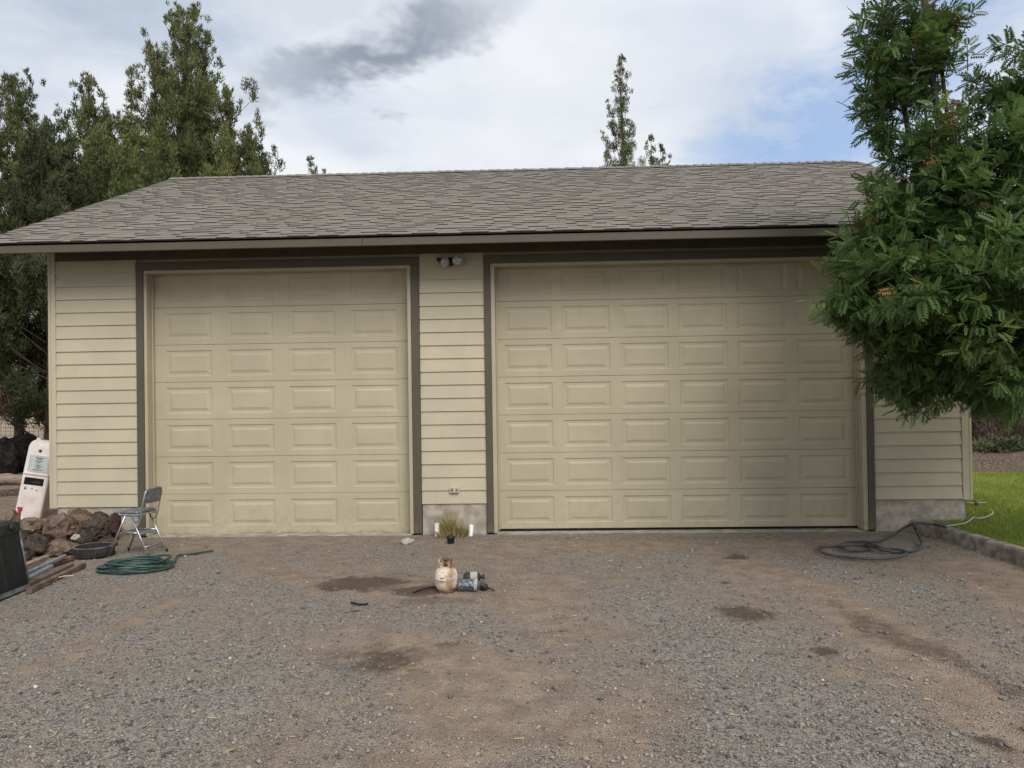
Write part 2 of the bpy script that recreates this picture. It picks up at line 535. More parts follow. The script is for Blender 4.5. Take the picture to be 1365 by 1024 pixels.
def np_mesh(name, verts, nper, mat, var=None, parent=None, corners=None):
    """verts (N,k,3) -> N faces of k corners (k = nper), with a per-corner random tone"""
    verts = np.asarray(verts, np.float32)
    N = verts.shape[0]
    k = nper
    me = bpy.data.meshes.new(name)
    me.vertices.add(N * k); me.loops.add(N * k); me.polygons.add(N)
    me.vertices.foreach_set('co', verts.reshape(-1))
    me.loops.foreach_set('vertex_index', np.arange(N * k, dtype=np.int32))
    me.polygons.foreach_set('loop_start', np.arange(0, N * k, k, dtype=np.int32))
    me.polygons.foreach_set('loop_total', np.full(N, k, np.int32))
    if var is not None:
        at_ = me.attributes.new('var', 'FLOAT', 'FACE')
        at_.data.foreach_set('value', np.asarray(var, np.float32))
    me.update(calc_edges=True)
    me.materials.append(MATS[mat])
    return link(name, me, parent)


def np_indexed(name, verts, faces, mat, var=None, parent=None, smooth=False):
    verts = np.asarray(verts, np.float32).reshape(-1, 3)
    faces = np.asarray(faces, np.int32)
    N, k = faces.shape
    me = bpy.data.meshes.new(name)
    me.vertices.add(len(verts)); me.loops.add(N * k); me.polygons.add(N)
    me.vertices.foreach_set('co', verts.reshape(-1))
    me.loops.foreach_set('vertex_index', faces.reshape(-1))
    me.polygons.foreach_set('loop_start', np.arange(0, N * k, k, dtype=np.int32))
    me.polygons.foreach_set('loop_total', np.full(N, k, np.int32))
    if var is not None:
        a_ = me.attributes.new('var', 'FLOAT', 'FACE')
        a_.data.foreach_set('value', np.asarray(var, np.float32))
    me.update(calc_edges=True)
    if smooth: me.shade_smooth()
    me.materials.append(MATS[mat])
    return link(name, me, parent)


def vnoise(x, y, scale, seed=0, octaves=4, gain=.55):
    """fractal value noise in 2D, about 0..1"""
    out = np.zeros_like(x, dtype=float); amp, tot = 1.0, 0.0
    for o in range(octaves):
        rg = np.random.default_rng(seed * 101 + o)
        G = rg.random((256, 256))
        a, b = x * scale + 37.3 * o + 1000, y * scale + 11.7 * o + 1000
        i, j = np.floor(a).astype(int), np.floor(b).astype(int)
        u, v = a - i, b - j
        u, v = u * u * (3 - 2 * u), v * v * (3 - 2 * v)
        q = lambda m, n: G[(i + m) % 256, (j + n) % 256]
        out += amp * ((q(0, 0) * (1 - u) + q(1, 0) * u) * (1 - v) + (q(0, 1) * (1 - u) + q(1, 1) * u) * v)
        tot += amp; amp *= gain; scale *= 2.03
    return out / tot


def sstep(x, a, b):
    t = np.clip((x - a) / (b - a), 0, 1)
    return t * t * (3 - 2 * t)


def seg_dist(x, y, pts):
    d = np.full(x.shape, 1e9)
    for (ax, ay), (bx, by) in zip(pts[:-1], pts[1:]):
        L = (bx - ax) ** 2 + (by - ay) ** 2 + 1e-9
        t = np.clip(((x - ax) * (bx - ax) + (y - ay) * (by - ay)) / L, 0, 1)
        d = np.minimum(d, np.hypot(x - ax - t * (bx - ax), y - ay - t * (by - ay)))
    return d


# ------------------------------------------------------------------ ground
CURB = [(8.80, .02), (8.84, -.5), (8.90, -1.1), (8.96, -1.9), (9.04, -3.0), (9.18, -4.6), (9.4, -6.6)]


def curb_x(y): return np.interp(-np.asarray(y, float), [-p[1] for p in CURB], [p[0] for p in CURB])


def gh(x, y):
    """height of the ground"""
    x, y = np.asarray(x, float), np.asarray(y, float)
    z = (vnoise(x, y, .55, 3, 3) - .5) * .05 + (vnoise(x, y, 3.1, 4, 3) - .5) * .018
    flat = sstep(np.abs(y + .0), .05, .9)                       # level at the doors
    z = z * np.where((x > -1.4) & (x < 9.6), flat, 1.0) - .008
    # earth bank with the lava rocks at the corner of the garage
    bank = sstep(x, -.05, -.55) * sstep(y, -1.0, -.25) * sstep(y, .7, .0)
    z = z + bank * (.17 + .04 * vnoise(x, y, 2.0, 9, 3))
    bank2 = sstep(x, -1.0, -2.0) * sstep(y, -2.4, -.6) * (1 - sstep(y, -1.0, -.25)) * .1
    z = z + bank2
    # soil under the lawn stays below it
    z = np.where((x > curb_x(y) + .1) & (y < 12), -.03, z)
    return z


def gz(x, y): return float(gh(np.array([x]), np.array([y]))[0])


def px(*pts, Z=0.0): return [tuple(at(u, v, Z=Z)[:2]) for u, v in pts]


def axis(a, b, fine, far_lo, far_hi):
    c = list(np.arange(a, b, fine))
    lo, st, x = [], fine, a
    while x > far_lo:
        st *= 1.35; x -= st; lo.append(x)
    hi, st, x = [], fine, c[-1]
    while x < far_hi:
        st *= 1.35; x += st; hi.append(x)
    return np.array(lo[::-1] + c + hi)


gxs = axis(-2.2, 9.3, .045, -900, 900)
gys = axis(-7.0, .2, .045, -900, 1500)
GX, GY = np.meshgrid(gxs, gys)
GZ = gh(GX, GY)
nx, ny = len(gxs), len(gys)
ii = (np.arange(ny - 1)[:, None] * nx + np.arange(nx - 1)[None, :]).reshape(-1)
gf = np.stack([ii, ii + 1, ii + nx + 1, ii + nx], 1)


def dirt_map(x, y):
    d = (vnoise(x, y, .5, 11, 5) - .5) * 1.3 + (vnoise(x, y, 2.7, 15, 4) - .5) * .9 + .43
    wob = (vnoise(x, y, 1.6, 12, 4) - .5) * .5
    def band(pts, w, s):
        nonlocal d
        q = seg_dist(x, y, px(*pts)) + wob * w * 1.4
        d = d + s * sstep(q, w, w * .2)
    band([(60, 885), (150, 838), (230, 802)], .22, .6)
    band([(700, 745), (740, 790), (760, 840)], .55, .35)
    band([(985, 748), (1080, 780), (1170, 835), (1250, 905), (1365, 1010)], .30, .75)
    band([(560, 880), (640, 930), (600, 1000)], .5, .35)
    band([(870, 930), (800, 1000)], .35, .35)
    band([(300, 733), (345, 737)], .12, .8)
    band([(560, 722), (800, 728), (1100, 722)], .30, .55)
    band([(230, 725), (540, 722)], .2, .35)
    band([(420, 770), (620, 790), (700, 800)], .45, .5)
    band([(480, 860), (640, 900), (700, 960)], .6, .35)
    band([(1300, 757), (1365, 800)], .45, .8)
    band([(850, 800), (1000, 900), (1150, 1010)], .45, -.55)      # grey gravel bands
    band([(1080, 750), (1250, 800), (1365, 860)], .40, -.55)
    band([(230, 770), (430, 800), (640, 840)], .5, -.4)
    band([(60, 960), (300, 930)], .4, -.3)
    return np.clip(d, -.3, 1.3)


def stain_map(x, y):
    s = np.zeros_like(x)
    wob = (vnoise(x, y, 2.2, 21, 5, .7) - .5) * 1.5
    def spot(u, v, rx, ry, k):
        nonlocal s
        cx, cy = at(u, v, Z=0)[:2]
        q = np.hypot((x - cx) / rx, (y - cy) / ry) + wob * 1.1
        s = np.maximum(s, k * sstep(q, 1.1, .15))
    for a in ((500, 776, .80, .40, .70), (505, 774, .45, .26, .95), (600, 800, .6, .2, .45), (500, 880, .55, .5, .42), (560, 786, .30, .2, .8), (450, 782, .25, .18, .7), (508, 882, .34, .36, .62), (600, 861, .16, .12, .5),
              (470, 815, .12, .1, .7), (978, 741, .34, .26, .75), (967, 776, .17, .11, .8), (1003, 815, .40, .36, .66), (925, 803, .06, .05, .8),
              (1100, 868, .12, .12, .7), (1030, 870, .12, .12, .5), (1318, 990, .12, .10, .9), (1335, 1000, .1, .1, .6), (640, 784, .2, .1, .7), (1330, 780, .4, .35, .35)):
        spot(*a)
    q = seg_dist(x, y, px((1110, 800), (1180, 845), (1290, 895), (1365, 925))) + wob * .22
    s = np.maximum(s, .50 * sstep(q, .24, .03))
    q = seg_dist(x, y, px((560, 716), (1000, 716), (1150, 714))) + wob * .2
    s = np.maximum(s, .34 * sstep(q, .3, .03))
    return s


gme = bpy.data.meshes.new('ground')
gme.vertices.add(nx * ny); gme.loops.add(len(gf) * 4); gme.polygons.add(len(gf))
gme.vertices.foreach_set('co', np.stack([GX, GY, GZ], -1).astype(np.float32).reshape(-1))
gme.loops.foreach_set('vertex_index', gf.astype(np.int32).reshape(-1))
gme.polygons.foreach_set('loop_start', np.arange(0, len(gf) * 4, 4, dtype=np.int32))
gme.polygons.foreach_set('loop_total', np.full(len(gf), 4, np.int32))
fx, fy = GX.reshape(-1), GY.reshape(-1)
bankm = sstep(fx, .1, -.4) * sstep(fy, -1.3, -.6)
for nm, val in (('dirt', np.maximum(dirt_map(fx, fy), bankm * 1.2)), ('stain', np.maximum(stain_map(fx, fy), bankm * .35)),
                ('far', sstep(fy, 13.5, 17.5))):
    a_ = gme.attributes.new(nm, 'FLOAT', 'POINT'); a_.data.foreach_set('value', val.astype(np.float32))
gme.update(calc_edges=True); gme.shade_smooth()
gme.materials.append(MATS['gravel_and_dirt'])
tag(link('ground', gme), kind='structure')

# loose stones on the driveway
NS = 88000
t_ = rng.random(NS)
sy_ = -6.3 + 6.15 * (t_ ** 1.45)
sx_ = np.where(rng.random(NS) < 1, rng.uniform(-.6, 8.9, NS), 0)
half = (sy_ - CAM[1]) * .72 + .25
cxx = CAM[0] + (sy_ - CAM[1]) * YAW
sx_ = np.clip(cxx + rng.uniform(-1, 1, NS) * half, -1.2, curb_x(sy_) - .03)
dm = dirt_map(sx_, sy_) + (vnoise(sx_, sy_, 7, 31, 3) - .5) * .8
keep = rng.random(NS) < np.clip(1.05 - dm * .62, .30, 1)
keep &= ~((sx_ < .1) & (sy_ > -.9))
sx_, sy_, dm = sx_[keep], sy_[keep], dm[keep]
NS = len(sx_)
sz = np.clip(rng.lognormal(math.log(.0047), .48, NS), .0025, .020)
octa = np.array([(1, 0, 0), (0, 1, 0), (-1, 0, 0), (0, -1, 0), (0, 0, 1), (.45, .45, -.6)], float)
of = np.array([(0, 1, 4), (1, 2, 4), (2, 3, 4), (3, 0, 4), (1, 0, 5), (2, 1, 5), (3, 2, 5), (0, 3, 5)])
V = octa[None] * (1 + rng.uniform(-.38, .38, (NS, 6, 3)))
V[:, 4, :2] += rng.uniform(-.35, .35, (NS, 2))
an = rng.uniform(0, 2 * math.pi, NS)
ca, sa = np.cos(an)[:, None], np.sin(an)[:, None]
fl = rng.uniform(.5, .9, NS)[:, None]
Vx, Vy, Vz = V[..., 0] * 1.25, V[..., 1] * .85, V[..., 2] * fl
V = np.stack([(Vx * ca - Vy * sa) * sz[:, None] + sx_[:, None], (Vx * sa + Vy * ca) * sz[:, None] + sy_[:, None],
              Vz * sz[:, None] + gh(sx_, sy_)[:, None] + sz[:, None] * .25], -1)
F = of[None] + (np.arange(NS) * 6)[:, None, None]
stn = stain_map(sx_, sy_)
sv = np.clip((1 - .75 * sstep(stn, .2, .7)) * rng.beta(1.25, 1.75, NS) * .92 + np.clip(dm, 0, 1) * .14 - .04 + (rng.random(NS) < .018) * .4 * (stn < .3), 0, 1)
st = np_indexed('loose_gravel', V.reshape(-1, 3), F.reshape(-1, 3), 'gravel_stone', np.repeat(sv, 8))
tag(st, 'loose grey and brown gravel strewn over the driveway', 'gravel', kind='stuff')

# straw, bark chips and dry leaf litter
NL = 700
lx = rng.uniform(0.2, 8.6, NL); ly = -6.1 + 5.9 * rng.random(NL) ** 1.3
L_ = rng.uniform(.012, .06, NL); an = rng.uniform(0, math.pi * 2, NL); w_ = rng.uniform(.0012, .004, NL)
dx, dy = np.cos(an), np.sin(an)
z0 = gh(lx, ly) + .007
q = np.stack([np.stack([lx - dy * w_, ly + dx * w_, z0], -1), np.stack([lx + dy * w_, ly - dx * w_, z0], -1),
              np.stack([lx + dx * L_ + dy * w_ * .6, ly + dy * L_ - dx * w_ * .6, z0 + L_ * rng.uniform(0, .25, NL)], -1),
              np.stack([lx + dx * L_ - dy * w_ * .6, ly + dy * L_ + dx * w_ * .6, z0 + L_ * rng.uniform(0, .25, NL)], -1)], 1)
tag(np_mesh('straw_litter', q, 4, 'dry_grass', rng.uniform(.6, 1, NL)), 'scattered bits of straw and bark on the driveway', 'litter', kind='stuff')

# ------------------------------------------------------------------ garage
XL, XR = -1.178, 9.494                 # outer faces of the corner boards
D1, D2 = (0.0, 3.09), (4.115, 8.284)   # door openings
DH = 3.10
SB = .352                              # bottom of the siding
EXPO = .1535
EAVE_Y, EAVE_Z = -.62, 3.385           # top front edge of the fascia
RIDGE_Y, RIDGE_Z = 4.005, 5.375
RX0, RX1 = -1.61, 9.97
SLOPE = math.atan2(RIDGE_Z - EAVE_Z, RIDGE_Y - EAVE_Y)
BACK = 2 * RIDGE_Y - 0.0

garage = thing('garage', 'beige two-door garage with lap siding and grey shingle roof', 'garage', (0, 0, 0))

wall = MB()
for a, b in ((XL + .02, -.125), (3.232, 3.99), (8.416, XR - .02)):
    wall.box(a, b, 0, .12, SB - .004, 3.50)
wall.box(XL + .02, XR - .02, .02, .12, 3.215, 3.50)
wall.box(XL + .02, XL + .12, .12, BACK, SB - .004, 3.5)
wall.box(XR - .12, XR - .02, .12, BACK, SB - .004, 3.5)
wall.box(XL + .02, XR - .02, BACK, BACK + .1, 0, 3.5)
for x0, x1 in ((XL + .02, XL + .12), (XR - .12, XR - .02)):
    wall.add([(x0, 0, 3.5), (x0, BACK, 3.5), (x0, RIDGE_Y, 5.22), (x1, 0, 3.5), (x1, BACK, 3.5), (x1, RIDGE_Y, 5.22)],
             [(0, 1, 2), (3, 5, 4), (0, 2, 5, 3), (1, 4, 5, 2), (0, 3, 4, 1)])
wall_o = wall.build('wall', 'siding_paint', garage)


def lap_board(L):
    """one lapped board, length L along x, butt edge at z=0, front towards -y"""
    m = MB()
    h = EXPO + .02
    m.add([(0, -.026, 0), (0, -.0005, 0), (0, -.0005, h), (0, -.009, h), (L, -.026, 0), (L, -.0005, 0), (L, -.0005, h), (L, -.009, h)],
          [(0, 3, 2, 1), (4, 5, 6, 7), (0, 4, 7, 3), (0, 1, 5, 4), (3, 7, 6, 2)])
    return m.mesh('siding_board', 'siding_paint')


NB = 20
for a, b in ((XL + .076, -.126), (3.234, 3.988), (8.418, XR - .096)):
    me = lap_board(b - a)
    for k in range(NB):
        link('siding_board', me, wall_o, (a, 0, SB + k * EXPO + random.uniform(-.0008, .0008)), (random.uniform(-.001, .001), 0, 0))
sl = lap_board(BACK - .1)
for k in range(NB):
    link('siding_board', sl, wall_o, (XL + .02, BACK - .02, SB + k * EXPO), (0, 0, R(-90)))
    link('siding_board', sl, wall_o, (XR - .02, .08, SB + k * EXPO), (0, 0, R(90)))

for (x0, x1, y0, y1) in ((XL, XL + .076, -.032, -.001), (XR - .096, XR, -.032, -.001), (XL - .012, XL + .018, -.034, .09), (XR - .018, XR + .012, -.034, .09)):
    MB().bbox(x0 if x0 != XL else XL + .019, x1 if x1 != XR else XR - .019, y0, y1, SB - .012, 3.42, .003).build('corner_board', 'siding_paint', garage)

MB().bbox(XL + .08, XR - .1, -.044, -.0275, 3.262, 3.46, .003).build('eave_shade_board', 'soffit_paint', garage)  # dark board added along the wall top to deepen the eave shade


def concrete_block(x0, x1, y0, y1, z0, z1, seed):
    m = MB(); r = random.Random(seed)
    n = max(2, int((x1 - x0) / .12)); k = 4
    vs, fs = [], []
    for i in range(n + 1):
        for j in range(k + 1):
            vs.append((x0 + (x1 - x0) * i / n, y0 + r.uniform(-.004, .004), z0 + (z1 - z0) * j / k))
    for i in range(n):
        for j in range(k): fs.append((i * (k + 1) + j, (i + 1) * (k + 1) + j, (i + 1) * (k + 1) + j + 1, i * (k + 1) + j + 1))
    m.add(vs, fs)
    m.add([(x0, y0 + .004, z1), (x1, y0 + .004, z1), (x1, y1, z1), (x0, y1, z1)], [(0, 1, 2, 3)])
    for x, s in ((x0, 1), (x1, -1)):
        m.add([(x, y0 - .002, z0), (x, y1, z0), (x, y1, z1), (x, y0 - .002, z1)], [(0, 1, 2, 3)[::s]])
    return m


for i, (a, b) in enumerate(((XL + .07, -.128), (3.238, 3.985), (8.42, XR - .06))):
    concrete_block(a, b, -.006, .5, -.12, SB - .006, i).build('foundation', 'concrete', garage)
MB().box(XL + .07, XL + .2, .5, BACK, -.12, SB - .01).build('foundation', 'concrete', garage)
MB().box(XR - .2, XR - .06, .5, BACK, -.12, SB - .01).build('foundation', 'concrete', garage)
for a, b in (D1, D2):
    concrete_block(a - .02, b + .02, -.035, .6, -.1, -.002 if a else .004, 9).build('threshold', 'concrete', garage)

# door surrounds: dark casing outside, beige jamb inside
for (a, b), lw, rw, lj, rj in ((D1, .087, .096, .037, .046), (D2, .076, .077, .049, .055)):
    MB().bbox(a - lj - lw, a - lj, -.044, -.001, .012, 3.135, .004).build('casing', 'trim_paint', garage)
    MB().bbox(b + rj, b + rj + rw, -.044, -.001, .012, 3.135, .004).build('casing', 'trim_paint', garage)
    MB().bbox(a - lj - lw - .002, b + rj + rw + .002, -.046, -.001, 3.136, 3.226, .004).build('casing', 'trim_paint', garage)
    MB().bbox(a - lj + .0005, a, -.031, .19, .004, DH, .004).build('jamb', 'jamb_paint', garage)
    MB().bbox(b, b + rj - .0005, -.031, .19, .004, DH, .004).build('jamb', 'jamb_paint', garage)
    MB().bbox(a - lj + .0005, b + rj - .0005, -.031, .19, DH + .0005, 3.1355, .004).build('jamb', 'jamb_paint', garage)
    # stop moulding against the door
    MB().bbox(a + .0005, a + .016, .085, .125, .02, DH - .002, .002).build('door_stop', 'jamb_paint', garage)
    MB().bbox(b - .016, b - .0005, .085, .125, .02, DH - .002, .002).build('door_stop', 'jamb_paint', garage)


def garage_door(a, b, cols, margin, pw, seed):
    """sectional overhead door: seven sections, each with a row of raised panels"""
    r = random.Random(seed)
    root = bpy.data.objects.new('garage_door', None); COL.objects.link(root); root.parent = garage
    W_, sec = b - a, (DH + .03) / 7
    pitch = (W_ - 2 * margin - pw) / (cols - 1)
    ph, z_in = .307, (sec - .307) / 2
    # panel: groove round a raised field, front at y=0, deeper = +y
    def ring(i, y): return [(i, y, i), (pw - i, y, i), (pw - i, y, ph - i), (i, y, ph - i)]
    lv = [(0, 0), (.006, .006), (.014, .0078), (.038, .0078), (.062, .001), (.068, 0.0)]
    vs, fs = [], []
    for i, y in lv: vs += ring(i, y)
    for k in range(len(lv) - 1):
        for c in range(4):
            fs.append((k * 4 + c, k * 4 + (c + 1) % 4, (k + 1) * 4 + (c + 1) % 4, (k + 1) * 4 + c))
    n = len(lv) * 4 - 4
    fs.append((n, n + 1, n + 2, n + 3))
    pm = MB().add(vs, fs).mesh('door_panel', 'door_paint')
    # section plate with openings for the panels and a rolled joint above and below
    s = MB(); c_ = .0026
    def quad(x0, x1, z0, z1): s.add([(x0, 0, z0), (x1, 0, z0), (x1, 0, z1), (x0, 0, z1)], [(0, 1, 2, 3)])
    xs = [margin + i * pitch for i in range(cols)]
    quad(0, W_, c_, z_in); quad(0, W_, z_in + ph, sec - c_)
    ed = [0] + [e for x in xs for e in (x, x + pw)] + [W_]
    for i in range(0, len(ed), 2): quad(ed[i], ed[i + 1], z_in, z_in + ph)
    s.add([(0, .005, .0010), (W_, .005, .0010), (W_, 0, c_), (0, 0, c_)], [(0, 1, 2, 3)])
    s.add([(0, 0, sec - c_), (W_, 0, sec - c_), (W_, .005, sec - .0010), (0, .005, sec - .0010)], [(0, 1, 2, 3)])
    s.add([(0, .005, .0010), (W_, .005, .0010), (W_, .05, .0010), (0, .05, .0010)], [(0, 3, 2, 1)])
    s.add([(0, .005, sec - .0010), (W_, .005, sec - .0010), (W_, .05, sec - .0010), (0, .05, sec - .0010)], [(0, 1, 2, 3)])
    s.add([(0, .05, .0010), (W_, .05, .0010), (W_, .05, sec - .0010), (0, .05, sec - .0010)], [(0, 3, 2, 1)])
    sm = s.mesh('door_section', 'door_paint')
    for k in range(7):
        z0 = .026 + k * sec - (.0 if k else 0)
        yo = .135 + r.uniform(-.0012, .0012)
        tl = r.uniform(-.004, .004)
        so = link('door_section', sm, root, (a, yo, z0), (tl, 0, 0))
        for x in xs:
            link('door_panel', pm, root, (a + x, yo - math.sin(tl) * z_in, z0 + z_in), (tl, 0, 0))
    # bottom weather strip, sagging a little
    w = MB(); n = 30; vs = []; fs = []
    for i in range(n + 1):
        x = a + W_ * i / n
        zz = .004 + r.uniform(0, .005) + (.004 if cols > 4 else 0)
        vs += [(x, .128 + r.uniform(-.004, .004), zz), (x, .130, .0275), (x, .17, .0275), (x, .17, zz)]
    for i in range(n):
        for c in range(4): fs.append((i * 4 + c, (i + 1) * 4 + c, (i + 1) * 4 + (c + 1) % 4, i * 4 + (c + 1) % 4))
    w.add(vs, fs).build('weather_strip', 'rubber_seal' if cols > 4 else 'jamb_paint', root)
    return root


d1 = garage_door(D1[0] + .002, D1[1] - .002, 4, .145, .557, 1)
d1['label'] = 'narrower garage door, four panels wide, behind the folding chair'
d2 = garage_door(D2[0] + .002, D2[1] - .002, 6, .095, .560, 2)
d2['label'] = 'wider garage door, six panels wide, beside the leafy tree'
MB().box(D1[0] - .1, D2[1] + .1, .6, .65, 0, 3.2).build('interior_partition', 'rubber_seal', garage)

# roof
nrm = Vector((0, -math.sin(SLOPE), math.cos(SLOPE)))
upv = Vector((0, math.cos(SLOPE), math.sin(SLOPE)))
SLEN = math.hypot(RIDGE_Y - EAVE_Y, RIDGE_Z - EAVE_Z)
roof = MB()
E0, RD = Vector((0, EAVE_Y, EAVE_Z)), Vector((0, RIDGE_Y, RIDGE_Z))
bz = EAVE_Z - .02
for sgn in (0, 1):
    ey = EAVE_Y if sgn == 0 else 2 * RIDGE_Y - EAVE_Y
    roof.add([(RX0, ey, bz), (RX1, ey, bz), (RX1, RIDGE_Y, RIDGE_Z - .02), (RX0, RIDGE_Y, RIDGE_Z - .02),
              (RX0, ey, bz - .022), (RX1, ey, bz - .022), (RX1, RIDGE_Y, RIDGE_Z - .045), (RX0, RIDGE_Y, RIDGE_Z - .045)],
             [(0, 1, 2, 3), (7, 6, 5, 4), (0, 4, 5, 1), (0, 3, 7, 4), (1, 5, 6, 2)] if sgn == 0 else
             [(3, 2, 1, 0), (4, 5, 6, 7), (1, 5, 4, 0), (4, 7, 3, 0), (2, 6, 5, 1)])
roof_o = roof.build('roof', 'soffit_paint', garage)

NC = 44
EX = (SLEN - .03) / NC
tabw = [.11, .15, .19, .23, .27, .32]


def tab_mesh(w, t):
    """one laminated shingle tab: lower edge at origin, slope along +y (local)"""
    L = EX * 1.9
    m = MB()
    m.add([(0, 0, 0), (w, 0, 0), (w, L, -.004), (0, L, -.004), (0, 0, t), (w, 0, t), (w, L, -.001), (0, L, -.001)],
          [(4, 5, 6, 7), (0, 1, 5, 4), (0, 4, 7, 3), (1, 2, 6, 5)])
    return m


tabm = {}
for w in tabw:
    for t in (.005, .013):
        me = tab_mesh(w, t).mesh('shingle', 'shingle_asphalt')
        me.materials.append(MATS['shingle_edge_shadow'])
        me.polygons[1].material_index = 1
        tabm[(w, t)] = me
sh_rng = random.Random(5)
mass = MB(); mvar = []
count = 0
for c in range(NC):
    d0 = -.028 + c * EX
    base = E0 + upv * d0 - nrm * .010
    x = RX0 - .02 - sh_rng.random() * .15
    high = True
    while x < RX1 + .02:
        w = sh_rng.choice(tabw)
        xa, xb = max(x, RX0 - .02), min(x + w, RX1 + .02)
        t = .013 if high else .005
        jit = sh_rng.uniform(-.0015, .0015)
        if xb - xa > .04:
            o_ = base + upv * jit + nrm * .006
            if count < 300 and xb - xa > w - .001:
                so = link('shingle', tabm[(w, t)], roof_o, (xa + .001, o_.y, o_.z), (SLOPE, 0, 0))
                so.scale = ((w - .002) / w, 1, 1)
                count += 1
            else:
                L = EX * 1.9 if c < NC - 1 else EX * .9
                p0 = [o_, o_ + upv * L - nrm * .004, o_ + nrm * t, o_ + upv * L - nrm * .001]
                mass.add([(xa + .001, p0[0].y, p0[0].z), (xb - .001, p0[0].y, p0[0].z), (xb - .001, p0[1].y, p0[1].z), (xa + .001, p0[1].y, p0[1].z),
                          (xa + .001, p0[2].y, p0[2].z), (xb - .001, p0[2].y, p0[2].z), (xb - .001, p0[3].y, p0[3].z), (xa + .001, p0[3].y, p0[3].z)],
                         [(4, 5, 6, 7), (0, 1, 5, 4), (0, 4, 7, 3), (1, 2, 6, 5)])
                rv = min(1, max(0, sh_rng.gauss(.5, .09) + (.06 if high else -.06)))
                mvar += [rv] * 4
        x += w
        high = not high if sh_rng.random() < .8 else high
ms = mass.build('shingle_courses', 'shingle_asphalt_mass', roof_o)
ms['kind'] = 'stuff'
ms.data.materials.append(MATS['shingle_edge_shadow'])
ms.data.polygons.foreach_set('material_index', np.tile([0, 1, 0, 0], len(mvar) // 4).astype(np.int32))
a_ = ms.data.attributes.new('var', 'FLOAT', 'FACE'); a_.data.foreach_set('value', np.array(mvar, np.float32))
# back slope, out of sight
bs = MB()
for c in range(12):
    q0, q1 = c / 12, (c + 1.06) / 12
    f = lambda q: (2 * RIDGE_Y - (EAVE_Y + (RIDGE_Y - EAVE_Y) * q), EAVE_Z + (RIDGE_Z - EAVE_Z) * min(q, 1))
    (ya, za), (yb, zb) = f(q0), f(min(q1, 1))
    bs.add([(RX0, ya, za + .012), (RX1, ya, za + .012), (RX1, yb, zb + .002), (RX0, yb, zb + .002)], [(3, 2, 1, 0)])
bo = bs.build('back_slope_shingles', 'shingle_asphalt', roof_o); bo['kind'] = 'stuff'
# ridge caps
rc = MB()
for s_, dy in ((1, -.14), (-1, .14)):
    rc.add([(0, dy, -.14 * math.tan(SLOPE)), (.19, dy, -.14 * math.tan(SLOPE)), (.19, 0, 0), (0, 0, 0.0),
            (0, dy, -.14 * math.tan(SLOPE) + .013), (.19, dy, -.14 * math.tan(SLOPE) + .003), (.19, 0, .003), (0, 0, .016)],
           [(4, 5, 6, 7)[::s_], (0, 4, 7, 3)[::s_], (0, 1, 5, 4)[::s_]])
rcm = rc.mesh('ridge_cap', 'shingle_asphalt')
nrc = int((RX1 - RX0) / .143)
for i in range(nrc):
    link('ridge_cap', rcm, roof_o, (RX0 - .01 + i * .143, RIDGE_Y, RIDGE_Z + .012 + random.uniform(-.003, .004)), (0, random.uniform(-.012, .03), 0))

# fascia in two lengths, rake boards, drip edge, rafter tails
for x0, x1 in ((RX0, 2.705), (2.709, RX1)):
    MB().bbox(x0, x1, EAVE_Y, EAVE_Y + .036, EAVE_Z - .125, EAVE_Z - .022, .003).build('fascia', 'fascia_paint', garage)
MB().box(RX0 - .01, RX1 + .01, EAVE_Y - .018, EAVE_Y + .03, EAVE_Z - .0215, EAVE_Z - .012).build('drip_edge', 'dark_metal', garage)
for x0, x1 in ((RX0, RX0 + .036), (RX1 - .036, RX1)):
    m = MB()
    for ey in (EAVE_Y + .038, 2 * RIDGE_Y - EAVE_Y):
        zz = EAVE_Z + (.038 * math.tan(SLOPE) if ey < 0 else 0)
        m.add([(x, y, z) for x in (x0, x1) for (y, z) in ((ey, zz - .046), (RIDGE_Y, RIDGE_Z - .046), (RIDGE_Y, RIDGE_Z - .17), (ey, zz - .16))],
              [(0, 1, 2, 3), (7, 6, 5, 4), (0, 4, 5, 1), (3, 2, 6, 7), (0, 3, 7, 4)])
    m.build('rake_board', 'fascia_paint', garage)
for i in range(18):
    x = RX0 + .36 + i * .637
    m = MB()
    y1 = -.03
    f = lambda y: EAVE_Z + (y - EAVE_Y) * math.tan(SLOPE)
    m.add([(xx, y, z) for xx in (x, x + .04) for (y, z) in ((EAVE_Y + .037, f(EAVE_Y + .037) - .05), (y1, f(y1) - .05), (y1, f(y1) - .14), (EAVE_Y + .037, f(EAVE_Y + .037) - .13))],
          [(0, 1, 2, 3), (7, 6, 5, 4), (3, 2, 6, 7), (0, 3, 7, 4)])
    m.build('rafter_tail', 'soffit_paint', garage)

